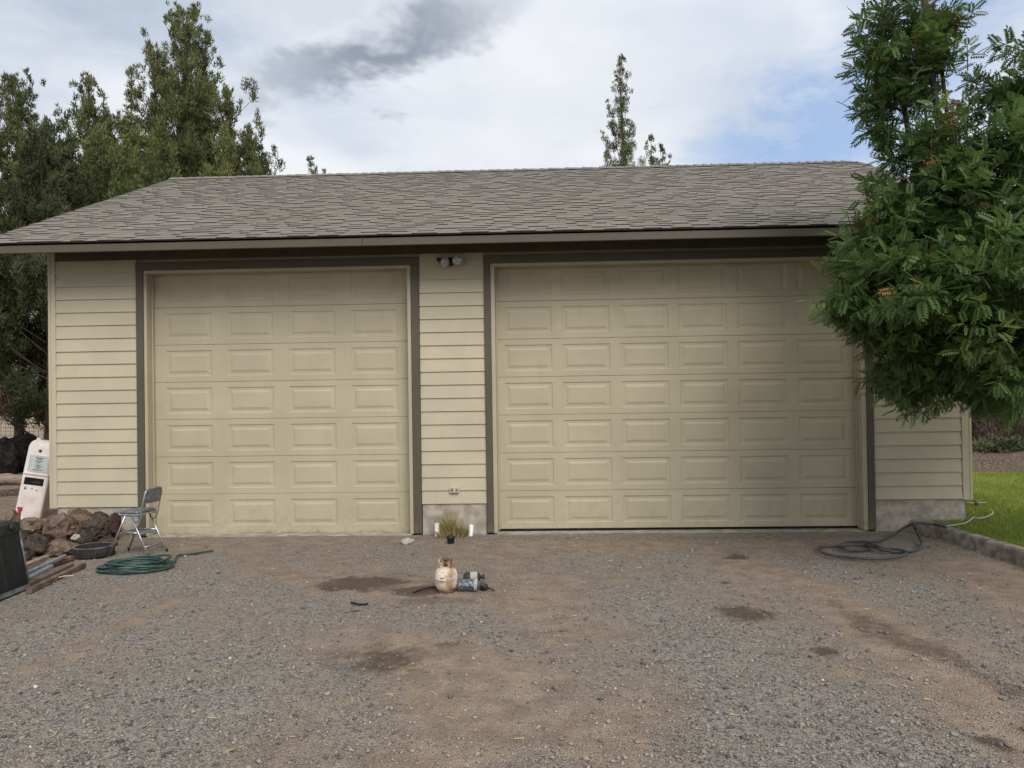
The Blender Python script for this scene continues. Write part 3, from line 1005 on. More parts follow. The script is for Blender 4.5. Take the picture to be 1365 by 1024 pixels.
# ------------------------------------------------------------------ twin floodlight
fl_ = thing('floodlight', 'twin-bulb floodlight on the siding between the two doors', 'floodlight', (3.603, -.028, 3.165))
MB().lathe([(0, -.03), (.045, -.03), (.052, -.02), (.052, 0), (.0, 0)], 20, (0, -.0, 0), Matrix.Rotation(R(90), 3, 'X')).build('base_plate', 'dark_metal', fl_, True)
for s_, tilt, yaw_ in ((-1, -32, -48), (1, -8, 12)):
    d = Vector((s_ * math.sin(R(abs(yaw_))) if s_ < 0 else math.sin(R(yaw_)), -1, math.tan(R(tilt)))).normalized()
    if s_ < 0: d = Vector((.62, -.75, -.42)).normalized()
    else: d = Vector((.05, -1, -.12)).normalized()
    neck = Vector((s_ * .062, -.055, .0))
    MB().tube([(s_ * .01, -.02, .01), (s_ * .04, -.045, .012), neck], .012, 8).build('arm', 'dark_metal', fl_, True)
    q = d.to_track_quat('Z', 'Y').to_matrix()
    c0 = neck - d * .03 + Vector((s_ * .032, 0, .0))
    MB().lathe([(0, -.05), (.022, -.05), (.024, 0), (.030, .01), (.034, .03)], 16, c0, q).build('socket', 'dark_metal', fl_, True)
    b = MB().lathe([(.024, .02), (.036, .05), (.056, .085), (.060, .10), (.058, .108)], 20, c0, q).build('bulb', 'speckled_metal', fl_, True)
    MB().lathe([(.058, .107), (.050, .113), (.030, .120), (0.001, .123)], 20, c0, q).build('lens', 'lamp_glass', b, True)

# ------------------------------------------------------------------ outlet
ol = thing('wall_outlet', 'small weathered outlet box low on the siding between the doors', 'outlet', (3.616, -.024, .514))
MB().bbox(-.053, .053, -.03, .004, -.034, .034, .004).build('box', 'outlet_grey', ol)
for s_ in (-1, 1):
    o = MB().bbox(s_ * .026 - .016, s_ * .026 + .016, -.035, -.029, -.020, .020, .003).build('receptacle', 'concrete', ol)
    for t in (-1, 1):
        MB().box(s_ * .026 - .003 + t * .006, s_ * .026 + .003 + t * .006, -.0365, -.0345, -.010, .008).build('slot', 'rubber_seal', o)

# ------------------------------------------------------------------ rocks
def rock_mesh(name, rx, ry, rz, seed, mat, sub=4, rough=.35):
    import bmesh
    bm = bmesh.new()
    bmesh.ops.create_icosphere(bm, subdivisions=sub, radius=1)
    from mathutils import noise as mn
    off = Vector((seed * 3.7, seed * 1.9, seed * 5.3))
    for v in bm.verts:
        n = v.co.normalized()
        k = 1 + rough * mn.noise(n * 1.3 + off) + rough * .55 * mn.noise(n * 3.1 + off) + rough * .32 * mn.noise(n * 7 + off) + rough * .2 * mn.noise(n * 15 + off)
        # a few broken flat faces
        rg = random.Random(seed)
        for _ in range(5):
            a = Vector((rg.gauss(0, 1), rg.gauss(0, 1), rg.gauss(0, 1))).normalized()
            lim = rg.uniform(.72, .95)
            if n.dot(a) * k > lim: k = k * .35 + .65 * lim / max(n.dot(a), .2)
        v.co = Vector((n.x * rx, n.y * ry, n.z * rz)) * k
    me = bpy.data.meshes.new(name)
    bm.to_mesh(me); bm.free()
    me.shade_smooth(); me.set_sharp_from_angle(angle=R(35))
    me.materials.append(MATS[mat])
    return me


def crop(x, y): return x / 6.825, 660 + y / 6.825      # corner crop of the photo


ROCKS = [  # box in the crop, depth y, material, label
    (150, 205, 440, 385, -.72, 'rock_tan', 'long flat tan lava rock below the white gas pump'),
    (415, 180, 695, 445, -.70, 'rock_red', 'largest round reddish lava rock in the corner pile'),
    (215, 365, 415, 555, -1.02, 'rock_dark', 'grey-brown lava rock under the long flat tan one'),
    (400, 410, 690, 575, -.92, 'rock_tan', 'low tan rock under the largest round reddish rock'),
    (615, 135, 835, 310, -.36, 'rock_tan', 'tan rock against the foundation behind the pile'),
    (760, 215, 990, 430, -.52, 'rock_dark', 'dark brown pitted lava rock behind the black pan'),
    (975, 175, 1095, 400, -.36, 'rock_purple', 'purple-brown rock with white patches behind the chair legs'),
    (715, 375, 870, 455, -.78, 'rock_dark', 'small grey rock just behind the rim of the black pan'),
    (120, 320, 235, 520, -1.12, 'rock_dark', 'rock tucked behind the black bin'),
    (200, 505, 300, 590, -1.25, 'rock_dark', 'small brown rock at the ends of the boards'),
    (655, 355, 725, 420, -.74, 'stone_pale', 'small pale stone wedged between the brown rocks'),
    (840, 150, 975, 260, -.30, 'rock_dark', 'small dark rock on top of the pile against the foundation'),
    (880, 370, 1060, 480, -.52, 'rock_dark', 'low dark rock under the folding chair'),
    (20, 150, 170, 330, -.55, 'rock_tan', 'rock between the bin and the white gas pump'),
]
for i, (x0, y0, x1, y1, dep, mt, lab) in enumerate(ROCKS):
    a, b = crop(x0, y0), crop(x1, y1)
    A, B = at(*a, Y=dep), at(*b, Y=dep)
    rx, rz = abs(B[0] - A[0]) / 2 * 1.04, abs(A[2] - B[2]) / 2 * 1.06
    c = (A + B) / 2
    o = link('lava_rock', rock_mesh('lava_rock', rx, (rx + rz) * .52, rz, 11 + i, mt, 4, .40), None, tuple(c), (0, 0, random.uniform(-.3, .3)))
    o.name = 'lava_rock'
    tag(o, lab, 'rock', 'lava rocks at the garage corner')
p = at(542, 722, Z=.012)
o = link('stone', rock_mesh('stone', .075, .05, .032, 77, 'stone_pale', 3, .5), None, tuple(p)); tag(o, 'flat pale grey stone on the gravel by the narrower door', 'stone')

# far boulders at the edge of the yard, left of the garage
for i, (u, v, w, h, Y0, lab) in enumerate(((6, 604, 30, 62, 7.6, 'black boulder at the left edge of the yard behind the gas pump'),
                                            (24, 598, 44, 60, 8.2, 'biggest black boulder behind the gas pump'),
                                            (46, 602, 34, 56, 8.4, 'black boulder just beside the dial of the gas pump'),
                                            (-30, 606, 44, 60, 7.9, 'black boulder half out of the picture at far left'))):
    c = at(u, v + 8, Y=Y0); s_ = (Y0 - CAM[1]) / FPX
    o = link('boulder', rock_mesh('boulder', w * s_ / 2 * 1.25, w * s_ / 2, h * s_ / 2 * .95, 40 + i, 'rock_black', 4, .3), None, tuple(c))
    tag(o, lab, 'boulder', 'black boulders left of the garage')
# logs on the slope in front of the boulders
for i, (u0, v0, u1, v1, Y0, Y1, r_, mt, lab) in enumerate(((-40, 637, 62, 641, 5.4, 5.6, .10, 'weathered_wood', 'upper grey-brown log lying left of the gas pump'),
                                                       (-40, 668, 46, 655, 3.6, 4.2, .10, 'bark', 'lower dark log lying left of the gas pump'))):
    A, B = Vector(at(u0, v0, Y=Y0)), Vector(at(u1, v1, Y=Y1))
    pts = [A.lerp(B, k / 8) + Vector((0, 0, .015 * math.sin(k * 1.9))) for k in range(9)]
    tag(MB().tube(pts, [r_ * (1 + .08 * math.sin(k * 2.3 + i)) for k in range(9)], 12).build('log', mt, None, True), lab, 'log')

# ------------------------------------------------------------------ boards and bars on the ground
BARS = [  # end a, end b (crop), height, width, thickness, material, label
    ((262, 848), (762, 612), .035, .050, .045, 'brown_wood', 'reddish board nearest the driveway in the pile of boards'),
    ((240, 800), (650, 618), .045, .055, .05, 'brown_wood', 'dark brown board second from the driveway in the pile'),
    ((215, 765), (470, 632), .066, .04, .03, 'galvanised', 'shorter metal bar lying in the middle of the pile of boards'),
    ((200, 715), (592, 540), .075, .035, .030, 'galvanised', 'longer shiny metal bar lying on the pile of boards'),
    ((190, 640), (420, 548), .06, .06, .04, 'weathered_wood', 'pale grey board at the back of the pile by the rocks'),
    ((440, 622), (660, 552), .03, .05, .04, 'rusty_iron', 'rusty flat bar between the boards and the black pan'),
]
for (a, b, zz, w, t, mt, lab) in BARS:
    A, B = Vector(at(*crop(*a), Z=zz)), Vector(at(*crop(*b), Z=zz))
    L = (B - A).length
    m = MB().bbox(0, L, -w / 2, w / 2, -t, 0, .004)
    o = m.build('metal_bar' if mt in ('galvanised', 'rusty_iron') else 'board', mt)
    o.location = A
    o.rotation_euler = (0, 0, math.atan2(B.y - A.y, B.x - A.x))
    tag(o, lab, 'bar' if mt in ('galvanised', 'rusty_iron') else 'board')
A, B = Vector(at(*crop(495, 756), Z=.015)), Vector(at(*crop(668, 732), Z=.02))
tag(MB().tube([A, A.lerp(B, .5) + Vector((0, .01, .004)), B], .006, 6).build('twig', 'straw'), 'pale dry twig on the gravel beside the boards', 'twig')

# ------------------------------------------------------------------ black pan
pc = at(118.5, 741, Z=0)
pan = thing('rubber_pan', 'low round black pan beside the lava rocks', 'pan', (pc[0], pc[1] + .09, gz(pc[0], pc[1] + .09) - .004))
MB().lathe([(0.001, .012), (.14, .012), (.170, .030), (.178, .105), (.184, .114), (.194, .114), (.200, .104), (.196, .05), (.192, 0), (0.001, 0)], 40).build('body', 'black_pan', pan, True)
MB().lathe([(.196, .018), (.203, .020), (.203, .034), (.197, .037)], 40).build('band', 'black_pan', pan, True)
MB().lathe([(.182, .1135), (.185, .118), (.193, .118), (.197, .1125)], 40).build('rim', 'bin_rim', pan, True)  # lighter than the body: the rim's highlight is put into the colour

# ------------------------------------------------------------------ black bin at the left edge
pb = at(41.5, 783, Z=0)
BN = thing('storage_bin', 'black scuffed plastic bin at the left edge of the driveway', 'bin', (pb[0], pb[1], 0), (0, 0, R(1)))
# local: +x is the face seen, length runs along -y
bl, bw, bh = .95, .52, .60
def hull(z0, z1, in0, in1):
    return [(0 - in0, 0 - in0, z0), (0 - in0, -bl + in0, z0), (-bw + in0, -bl + in0, z0), (-bw + in0, 0 - in0, z0),
            (0 - in1, 0 - in1, z1), (0 - in1, -bl + in1, z1), (-bw + in1, -bl + in1, z1), (-bw + in1, 0 - in1, z1)]
HF = [(0, 4, 5, 1), (1, 5, 6, 2), (2, 6, 7, 3), (3, 7, 4, 0), (4, 7, 6, 5), (0, 1, 2, 3)]
m = MB(); m.add(hull(.03, bh - .09, .010, .062), HF); m.build('body', 'scuffed_plastic', BN)
m = MB(); m.add(hull(.0, .034, -.002, .002), HF); m.build('base_rim', 'bin_rim', BN)
m = MB(); m.add(hull(bh - .095, bh - .02, .050, .058), HF); m.add(hull(bh - .0195, bh, .062, .10), HF); m.build('lid', 'black_plastic', BN)
for yy in (0.0, -bl):
    m = MB(); s_ = -1 if yy == 0 else 1
    m.tube([(-.012, yy + s_ * .012, .05), (-.060, yy + s_ * .060, bh - .095)], .009, 8); m.build('corner_rib', 'bin_rim', BN, True)
MB().lathe([(0.001, .03), (.018, .03), (.03, .022), (.03, 0), (.0, 0)], 16, (-.06, -.17, bh - .05), Matrix.Rotation(R(90), 3, 'Y')).build('latch_knob', 'black_plastic', BN, True)

# ------------------------------------------------------------------ step-stool chair
cc = Vector(at(184, 734, Z=.02)); cc.z = 0
fwd_a = math.atan2(.20, -.97)
ch = thing('folding_chair', 'grey folding step-stool chair with metal legs beside the narrower door', 'chair', (cc.x, cc.y, gz(cc.x, cc.y)), (0, 0, fwd_a))
ch.scale = (.76, .86, 1)
HWd = .155
sz_ = .45
for s_ in (-1, 1):
    MB().tube([(.31, s_ * .165, .006), (.05, s_ * HWd, sz_ - .03)], .011, 8).build('leg', 'chrome', ch, True)
    MB().tube([(-.32, s_ * .165, .006), (-.04, s_ * HWd, sz_ - .03)], .011, 8).build('leg', 'chrome', ch, True)
    MB().tube([(.13, s_ * HWd, sz_ - .028), (-.15, s_ * HWd, sz_ - .028)], .010, 8).build('seat_rail', 'chrome', ch, True)
    MB().tube([(.12, s_ * .147, .24), (-.16, s_ * .147, .24)], .008, 8).build('step_brace', 'chrome', ch, True)
    for e in (.31, -.32):
        MB().lathe([(.0, -.002), (.015, -.002), (.015, .02), (.012, .03)], 10, (e, s_ * .165, 0)).build('rubber_foot', 'black_plastic', ch, True)
MB().tube([(-.26, -.16, .10), (-.26, .16, .10)], .008, 8).build('crossbar', 'chrome', ch, True)
MB().tube([(-.275, -.16, .06), (-.20, -.02, .055), (-.275, .16, .06)], .007, 8).build('crossbar', 'chrome', ch, True)
MB().tube([(.20, -.16, .20), (.20, .16, .20)], .009, 8).build('crossbar', 'chrome', ch, True)
seat = MB().bbox(-.155, .150, -.165, .165, sz_ - .012, sz_ + .018, .012).build('seat', 'grey_vinyl', ch)
MB().bbox(-.163, .158, -.172, .172, sz_ - .026, sz_ - .0125, .004).build('seat_band', 'chrome', seat)
stp = MB().bbox(.04, .20, -.148, .148, .218, .236, .004).build('step', 'step_tread', ch)
MB().bbox(.192, .206, -.150, .150, .205, .230, .003).build('step_edge', 'chrome', stp)
MB().bbox(-.19, -.02, -.14, .14, .222, .236, .004).build('step', 'step_tread', ch)
# back: bent tube frame with a panel
bp = []
for k in range(0, 9):
    a = math.pi * k / 8
    bp.append((-.255 - .01, -.135 + .0 - .02 * math.sin(a) * 0 + .27 * (k / 8), .70 + .012 * math.sin(a)))
frame = [(-.10, -.150, sz_ - .10), (-.15, -.152, sz_ - .085), (-.19, -.152, sz_ - .02), (-.225, -.150, sz_ + .10), (-.262, -.148, .655), (-.268, -.128, .685), (-.272, -.09, .700),
         (-.272, .09, .700), (-.268, .128, .685), (-.262, .148, .655), (-.225, .150, sz_ + .10), (-.19, .152, sz_ - .02), (-.15, .152, sz_ - .085), (-.10, .150, sz_ - .10)]
MB().tube(frame, .010, 8).build('back_frame', 'chrome', ch, True)
bk = MB()
n = 8
vs, fs = [], []
for i in range(n + 1):
    y = -.140 + .28 * i / n
    bow = -.018 * (1 - (2 * i / n - 1) ** 2)
    vs += [(-.222 + bow + .006, y, .545), (-.264 + bow + .006, y, .692), (-.264 + bow - .012, y, .692), (-.222 + bow - .012, y, .545)]
for i in range(n):
    for c in range(4): fs.append((i * 4 + c, i * 4 + (c + 1) % 4, (i + 1) * 4 + (c + 1) % 4, (i + 1) * 4 + c))
fs += [(0, 3, 2, 1), (n * 4, n * 4 + 1, n * 4 + 2, n * 4 + 3)]
bk.add(vs, fs).build('backrest', 'grey_vinyl', ch)

# ------------------------------------------------------------------ hoses
def smooth_path(P, n=6):
    P = [Vector(p) for p in P]
    out = []
    for i in range(len(P) - 1):
        p0, p1, p2, p3 = P[max(i - 1, 0)], P[i], P[i + 1], P[min(i + 2, len(P) - 1)]
        for k in range(n):
            t = k / n
            out.append(.5 * ((2 * p1) + (p2 - p0) * t + (2 * p0 - 5 * p1 + 4 * p2 - p3) * t * t + (3 * p1 - p0 - 3 * p2 + p3) * t ** 3))
    out.append(P[-1])
    return out


hc = at(180, 752, Z=.03)
hr = random.Random(3)
P = []
turns = 8
for k in range(turns * 12):
    a = 2 * math.pi * k / 12 + .6
    tn = k / 12
    ra = .285 + .045 * math.sin(tn * 2.4) + .02 * math.sin(a * 2 + tn)
    ox = .045 * math.sin(tn * 1.7 + 1); oy = .05 * math.cos(tn * 2.1)
    x, y = hc[0] + ox + ra * 1.02 * math.cos(a), hc[1] + oy + ra * .88 * math.sin(a)
    P.append((x, y, .010 + .0105 * (k / 12) * (.55 + .45 * math.sin(a + tn * 1.3)) + max(gz(x, y), -.01)))
tail = [at(u, v, Z=.012) for u, v in ((236, 741), (258, 738), (284, 734))]
P = [tuple(t) for t in tail[::-1]] + P
tag(MB().tube(smooth_path(P, 3), .0105, 8).build('garden_hose', 'green_hose', None, True), 'green garden hose coiled on the gravel below the chair', 'hose')


def c2(x, y): return 1040 + x / 4.2, 600 + y / 4.2


HP = [(930, 432), (860, 416), (765, 408), (700, 432), (610, 488), (530, 514), (440, 512), (360, 520), (338, 540), (365, 558), (440, 565), (497, 555),
      (480, 535), (400, 528), (300, 536), (240, 541), (217, 553), (250, 580), (330, 595), (450, 606), (580, 606), (670, 595), (706, 577), (686, 561),
      (620, 553), (560, 545), (510, 525), (460, 511), (490, 530), (560, 556), (640, 569), (710, 570), (775, 553), (791, 522), (768, 465), (746, 415)]
hz = []
for k, q in enumerate(HP):
    u, v = c2(*q)
    if k < 3: z = .165 + (.02 if k == 0 else 0)
    elif k == 3: z = .10
    elif k == len(HP) - 1: z = .19
    elif k == len(HP) - 2: z = .09
    else: z = .016 + .014 * (k % 4 == 1) + (.018 if 22 < k < 30 else 0)
    p = at(u, v, Z=z); hz.append(tuple(p))
e_ = Vector(hz[-1])
hz += [tuple(e_ + Vector((.06, .07, .0))), tuple(e_ + Vector((.2, .1, -.015))), tuple(e_ + Vector((.42, .10, -.03)))]
tag(MB().tube(smooth_path(hz, 5), .0135, 8).build('garden_hose', 'grey_hose', None, True), 'dark grey hose looped on the gravel beside the concrete edging', 'hose')
WP = [(900, 432), (960, 422), (1030, 410), (1060, 395), (1085, 376), (1100, 383), (1140, 378), (1180, 362), (1192, 348), (1176, 332)]
tag(MB().tube(smooth_path([tuple(at(*c2(*q), Z=.155)) for q in WP], 5), .008, 8).build('garden_hose', 'white_hose', None, True), 'pale hose lying in the lawn beside the garage corner', 'hose')
sp = at(1301, 671.5, Z=.15)
spk = thing('sprinkler', 'small brown sprinkler lying in the lawn by the garage corner', 'sprinkler', (sp[0], sp[1], .135))
MB().tube([(-.16, .0, .02), (.0, .0, .025), (.14, .03, .02)], .011, 8).build('riser', 'weathered_wood', spk, True)
MB().lathe([(0.001, .06), (.02, .055), (.026, .03), (.02, 0), (0.001, 0)], 12).build('head', 'rusty_iron', spk, True)

# ------------------------------------------------------------------ gas cylinders
tk = thing('propane_cylinder', 'small rust-stained white propane cylinder standing on the gravel', 'cylinder', (3.823, -2.592, gz(3.823, -2.592) - .002))
MB().lathe([(.066, 0), (.070, 0), (.072, .025), (.066, .03)], 28).build('foot_ring', 'rusty_iron', tk, True)
MB().lathe([(.001, .014), (.05, .016), (.078, .030), (.091, .055), (.0935, .075), (.0935, .112), (.0950, .116), (.0935, .120), (.0925, .150), (.084, .178), (.062, .198), (.03, .208), (.001, .210)], 32).build('body', 'tank_paint', tk, True)
m = MB()
vs, fs = [], []
n = 26
for i in range(n + 1):          # collar guard, open towards the front
    a = R(-40) + R(262) * i / n
    top = .268 + (.0 if 3 < i < n - 3 else -.03)
    rr = .052
    for (r_, z) in ((rr, .200), (rr + .002, top), (rr + .008, top + .004), (rr + .004, .200)):
        vs.append((r_ * math.cos(a), r_ * math.sin(a), z))
for i in range(n):
    for c in range(4): fs.append((i * 4 + c, i * 4 + (c + 1) % 4, (i + 1) * 4 + (c + 1) % 4, (i + 1) * 4 + c))
fs += [(0, 3, 2, 1), (n * 4, n * 4 + 1, n * 4 + 2, n * 4 + 3)]
m.add(vs, fs).build('collar', 'tank_paint', tk)
vlv = MB().lathe([(.018, .205), (.018, .225), (.012, .23), (.012, .26), (.001, .262)], 14).tube([(0, 0, .24), (.005, -.045, .243)], .011, 8).build('valve', 'rusty_iron', tk, True)
MB().lathe([(.001, .262), (.026, .262), (.029, .270), (.026, .280), (.001, .283)], 14).build('handwheel', 'rusty_iron', vlv, True)
# faded label lines
for z, w in ((.128, .42), (.100, .56)):
    m = MB(); vs, fs = [], []
    for i in range(9):
        a = R(-104) + w * (i / 8 - .5)
        rr = .0952 if z < .14 else .0935
        vs += [(rr * math.cos(a), rr * math.sin(a), z), (rr * math.cos(a), rr * math.sin(a), z + .007)]
    for i in range(8): fs.append((2 * i, 2 * i + 2, 2 * i + 3, 2 * i + 1))
    m.add(vs, fs).build('label_print', 'rusty_iron', tk)


def small_cyl(name, label, loc, rz, r_, L, m_body, m_band, band):
    t = thing(name, label, 'cylinder', loc, (0, 0, rz))
    q = Matrix.Rotation(R(90), 3, 'Y')
    c = (0, 0, r_)
    b0 = MB().lathe([(.001, -L / 2), (r_ * .55, -L / 2 + .004), (r_ * .9, -L / 2 + .018), (r_, -L / 2 + .035), (r_, L / 2 - .045), (r_ * .85, L / 2 - .02), (r_ * .5, L / 2 - .006), (.001, L / 2)], 24, c, q).build('body', m_body, t, True)
    if band: MB().lathe([(r_ * 1.008, band[0]), (r_ * 1.012, band[0] + .001), (r_ * 1.012, band[1] - .001), (r_ * 1.008, band[1])], 24, c, q).build('paper_band', m_band, t, True)
    MB().lathe([(.014, L / 2 - .008), (.016, L / 2 + .012), (.022, L / 2 + .016), (.022, L / 2 + .034), (.001, L / 2 + .035)], 14, c, q).build('valve_cap', 'dark_metal', t, True)
    return t


c1 = at(622, 789, Z=0)
s1 = small_cyl('gas_canister', 'grey speckled gas canister lying against the white cylinder, nearer one', (c1[0] + .01, c1[1] + .04, gz(c1[0], c1[1]) + .002), R(-4), .049, .20, 'speckled_metal', 'stone_pale', (.055, .08))
c2_ = at(629, 777, Z=0)
s2 = small_cyl('gas_canister', 'dark gas canister with white label lying behind the grey one', (c2_[0] - .0, c2_[1] + .02, gz(c2_[0], c2_[1]) + .006), R(6), .045, .155, 'dark_metal', 'stone_pale', (-.015, .045))
tp = at(647, 785, Z=.02)
tor = thing('torch_head', 'black torch head lying at the end of the grey gas canister', 'torch', (tp[0], tp[1] + .03, gz(tp[0], tp[1])), (0, 0, R(-20)))
MB().lathe([(.001, -.03), (.026, -.028), (.030, .0), (.024, .02), (.012, .03), (.001, .03)], 14, (-.01, 0, .03), Matrix.Rotation(R(70), 3, 'Y')).build('regulator', 'black_plastic', tor, True)
MB().tube([(.0, 0, .03), (.04, .0, .022), (.085, -.005, .012)], [.012, .009, .006], 8).build('nozzle', 'dark_metal', tor, True)
sa, sb_ = Vector(at(551, 790, Z=.012)), Vector(at(582, 782, Z=.03))
tag(MB().tube(smooth_path([sa, sa.lerp(sb_, .4) + Vector((0, .0, .006)), sb_], 4), .007, 6).build('metal_rod', 'rubber_seal', None, True), 'thin black rod lying beside the white cylinder', 'rod')
bp_ = at(445, 803, Z=.01)
tag(MB().tube(smooth_path([at(468, 803, Z=.01), at(480, 806, Z=.014), at(490, 805, Z=.01)], 4), .008, 6).build('scrap_hose', 'rubber_seal', None, True), 'short black scrap of rubber on the dark stained gravel', 'scrap')

# ------------------------------------------------------------------ grass clump, pipes and pot at the foundation
def blades(n, cx, cy, rx, ry, h, lean, seed, w=.004):
    r = np.random.default_rng(seed)
    a = r.uniform(0, 2 * np.pi, n); q = np.sqrt(r.random(n))
    x, y = cx + rx * q * np.cos(a), cy + ry * q * np.sin(a)
    z = gh(x, y) - .005
    H = h * r.uniform(.45, 1.05, n) * (1 - .4 * q)
    dx, dy = np.cos(a) * lean * q * H + r.normal(0, .12, n) * H, np.sin(a) * lean * q * H + r.normal(0, .1, n) * H
    b = r.uniform(0, np.pi, n)
    wx_, wy_ = np.cos(b) * w, np.sin(b) * w
    A = np.stack([x - wx_, y - wy_, z], -1); B = np.stack([x + wx_, y + wy_, z], -1)
    M1 = np.stack([x + dx * .45 + wx_ * .8, y + dy * .45 + wy_ * .8, z + H * .62], -1)
    M0 = np.stack([x + dx * .45 - wx_ * .8, y + dy * .45 - wy_ * .8, z + H * .62], -1)
    T = np.stack([x + dx * 1.2, y + dy * 1.2, z + H], -1)
    q1 = np.stack([A, B, M1, M0], 1); q2 = np.stack([M0, M1, T, T + [0, 0, .001]], 1)
    return np.concatenate([q1, q2]), n


gc = at(601, 711, Y=-.14)
Q1, n1_ = blades(200, gc[0] - .03, gc[1] + .03, .075, .05, .36, .5, 1)
Q2, n2_ = blades(170, gc[0] + .10, gc[1] + .02, .08, .05, .20, .7, 2)
Q3, n3_ = blades(260, gc[0] + .0, gc[1] - .03, .14, .06, .15, .9, 3)
vr = np.concatenate([np.tile(rng.uniform(.2, .95, n1_), 2), np.tile(rng.uniform(0, .6, n2_), 2), np.tile(rng.uniform(.55, 1, n3_), 2)])
tag(np_mesh('grass_clump', np.concatenate([Q1, Q2, Q3]), 4, 'dry_grass', vr), 'yellow-green grass clump at the foundation between the doors', 'grass clump')
for (u, v, lab) in ((583, 710, 'short white plastic pipe standing on the chair side of the grass clump'), (627, 707, 'short white plastic pipe standing on the far side of the grass clump from the chair')):
    p = at(u, v, Z=0); p[1] = -.075; p = at(u, v, Y=-.10)
    r_ = .031 if u < 600 else .026
    m = MB().lathe([(r_, 0), (r_, .155 if u < 600 else .13), (r_ - .005, .156 if u < 600 else .131), (r_ - .005, .02), (.001, .02)], 20)
    o = m.build('pipe_stub', 'white_pvc', None, True); o.location = (p[0], p[1], gz(p[0], p[1]) - .005); o.rotation_euler = (0, R(0 if u < 600 else 6), 0)
    tag(o, lab, 'pipe', 'white pipes by the foundation')
pp = at(600.5, 723.5, Z=0)
pot = thing('plant_pot', 'tiny black plastic pot in front of the grass clump', 'pot', (pp[0], pp[1] + .03, gz(pp[0], pp[1]) - .004))
MB().lathe([(.034, 0), (.044, .062), (.050, .064), (.050, .078), (.042, .078), (.036, .02), (.001, .02)], 18).build('body', 'black_plastic', pot, True)
MB().lathe([(.022, .02), (.024, .098), (.018, .10), (.001, .10)], 12).build('insert', 'black_plastic', pot, True)

# ------------------------------------------------------------------ vintage gas pump
PY = 1.5
s_p = (PY - CAM[1]) / FPX
b0 = at(39, 699, Y=PY)
pump = thing('gas_pump', 'old white enamel gas pump leaning against the garage corner', 'gas pump', (b0[0], PY, b0[2]), (R(-2), R(10.5), R(16)))
PW, PD, PH = .168, .16, 1.12       # half width, half depth, shoulder height
m = MB()
prof = [(0, 0.92), (.04, 1.0), (.72, 1.0), (.74, 1.0), (PH - .06, .99), (PH - .02, .96), (PH + .02, .87), (PH + .045, .70), (PH + .055, .30)]
vs, fs = [], []
n = 32
for z, k in prof:
    for i in range(n):
        a = 2 * math.pi * i / n
        e = .22
        cx_, sy2 = math.cos(a), math.sin(a)
        vs.append((math.copysign(abs(cx_) ** e, cx_) * PW * k, math.copysign(abs(sy2) ** e, sy2) * PD * k, z))
for j in range(len(prof) - 1):
    for i in range(n): fs.append((j * n + i, j * n + (i + 1) % n, (j + 1) * n + (i + 1) % n, (j + 1) * n + i))
fs.append(tuple((len(prof) - 1) * n + i for i in range(n))); fs.append(tuple(range(n))[::-1])
soft(m.add(vs, fs).build('body', 'pump_enamel', pump), 50)
dial = MB().bbox(-.128, .148, -PD - .006, -PD + .03, .73, .985, .012).build('dial_frame', 'pump_enamel', pump)
MB().bbox(-.112, .132, -PD - .009, -PD - .004, .748, .965, .004).build('dial_glass', 'dial_face', dial)
for i, (z, w) in enumerate(((.935, .10), (.915, .06), (.888, .10), (.868, .045), (.835, .05), (.812, .065), (.79, .035), (.768, .12))):
    MB().box(.012 - w / 2, .012 + w / 2, -PD - .0105, -PD - .0092, z - .005, z + .005).build('dial_marking', 'dial_ink', dial)
MB().bbox(-.150, .160, -PD - .016, -PD - .001, .695, .722, .006).build('ledge', 'pump_enamel', pump)
MB().bbox(-.125, .115, -PD - .004, -PD + .02, .555, .655, .003).build('meter_slot', 'rubber_seal', pump)
MB().bbox(-.04, .08, -PD - .007, -PD - .003, .592, .606, .001).build('meter_bar', 'dark_metal', pump)
MB().lathe([(.001, .012), (.018, .010), (.022, 0)], 14, (-.005, -PD, 1.03), Matrix.Rotation(R(90), 3, 'X')).build('badge', 'dark_metal', pump, True)
for x, z in ((-.10, .50), (-.085, .495), (-.01, .505), (.05, .49), (-.095, .515)):
    MB().box(x - .009, x + .009, -PD - .003, -PD + .0, z - .006, z + .006).build('screw_head', 'dark_metal', pump)
# red emblem, worn, low on the front
em = MB()
er = random.Random(4)
for (x, z, w, h) in ((-.155, .165, .020, .028), (-.135, .170, .024, .018), (-.118, .150, .022, .034), (-.140, .135, .030, .026), (-.125, .108, .018, .03), (-.148, .105, .012, .022), (-.112, .176, .012, .016)):
    k = 7
    vs = [(x + .032 + w * (.6 + .4 * er.random()) * math.cos(2 * math.pi * i / k), -PD - .004, z + .06 + h * (.6 + .4 * er.random()) * math.sin(2 * math.pi * i / k)) for i in range(k)]
    em.add(vs, [tuple(range(k))])
em.build('emblem', 'red_emblem', pump)
for x in (-.12, .12):
    MB().tube([(x, .02, PH + .02), (x * .9, -.02, PH + .062), (x * .5, -.03, PH + .05)], .016, 8).build('lifting_lug', 'pump_enamel', pump, True)

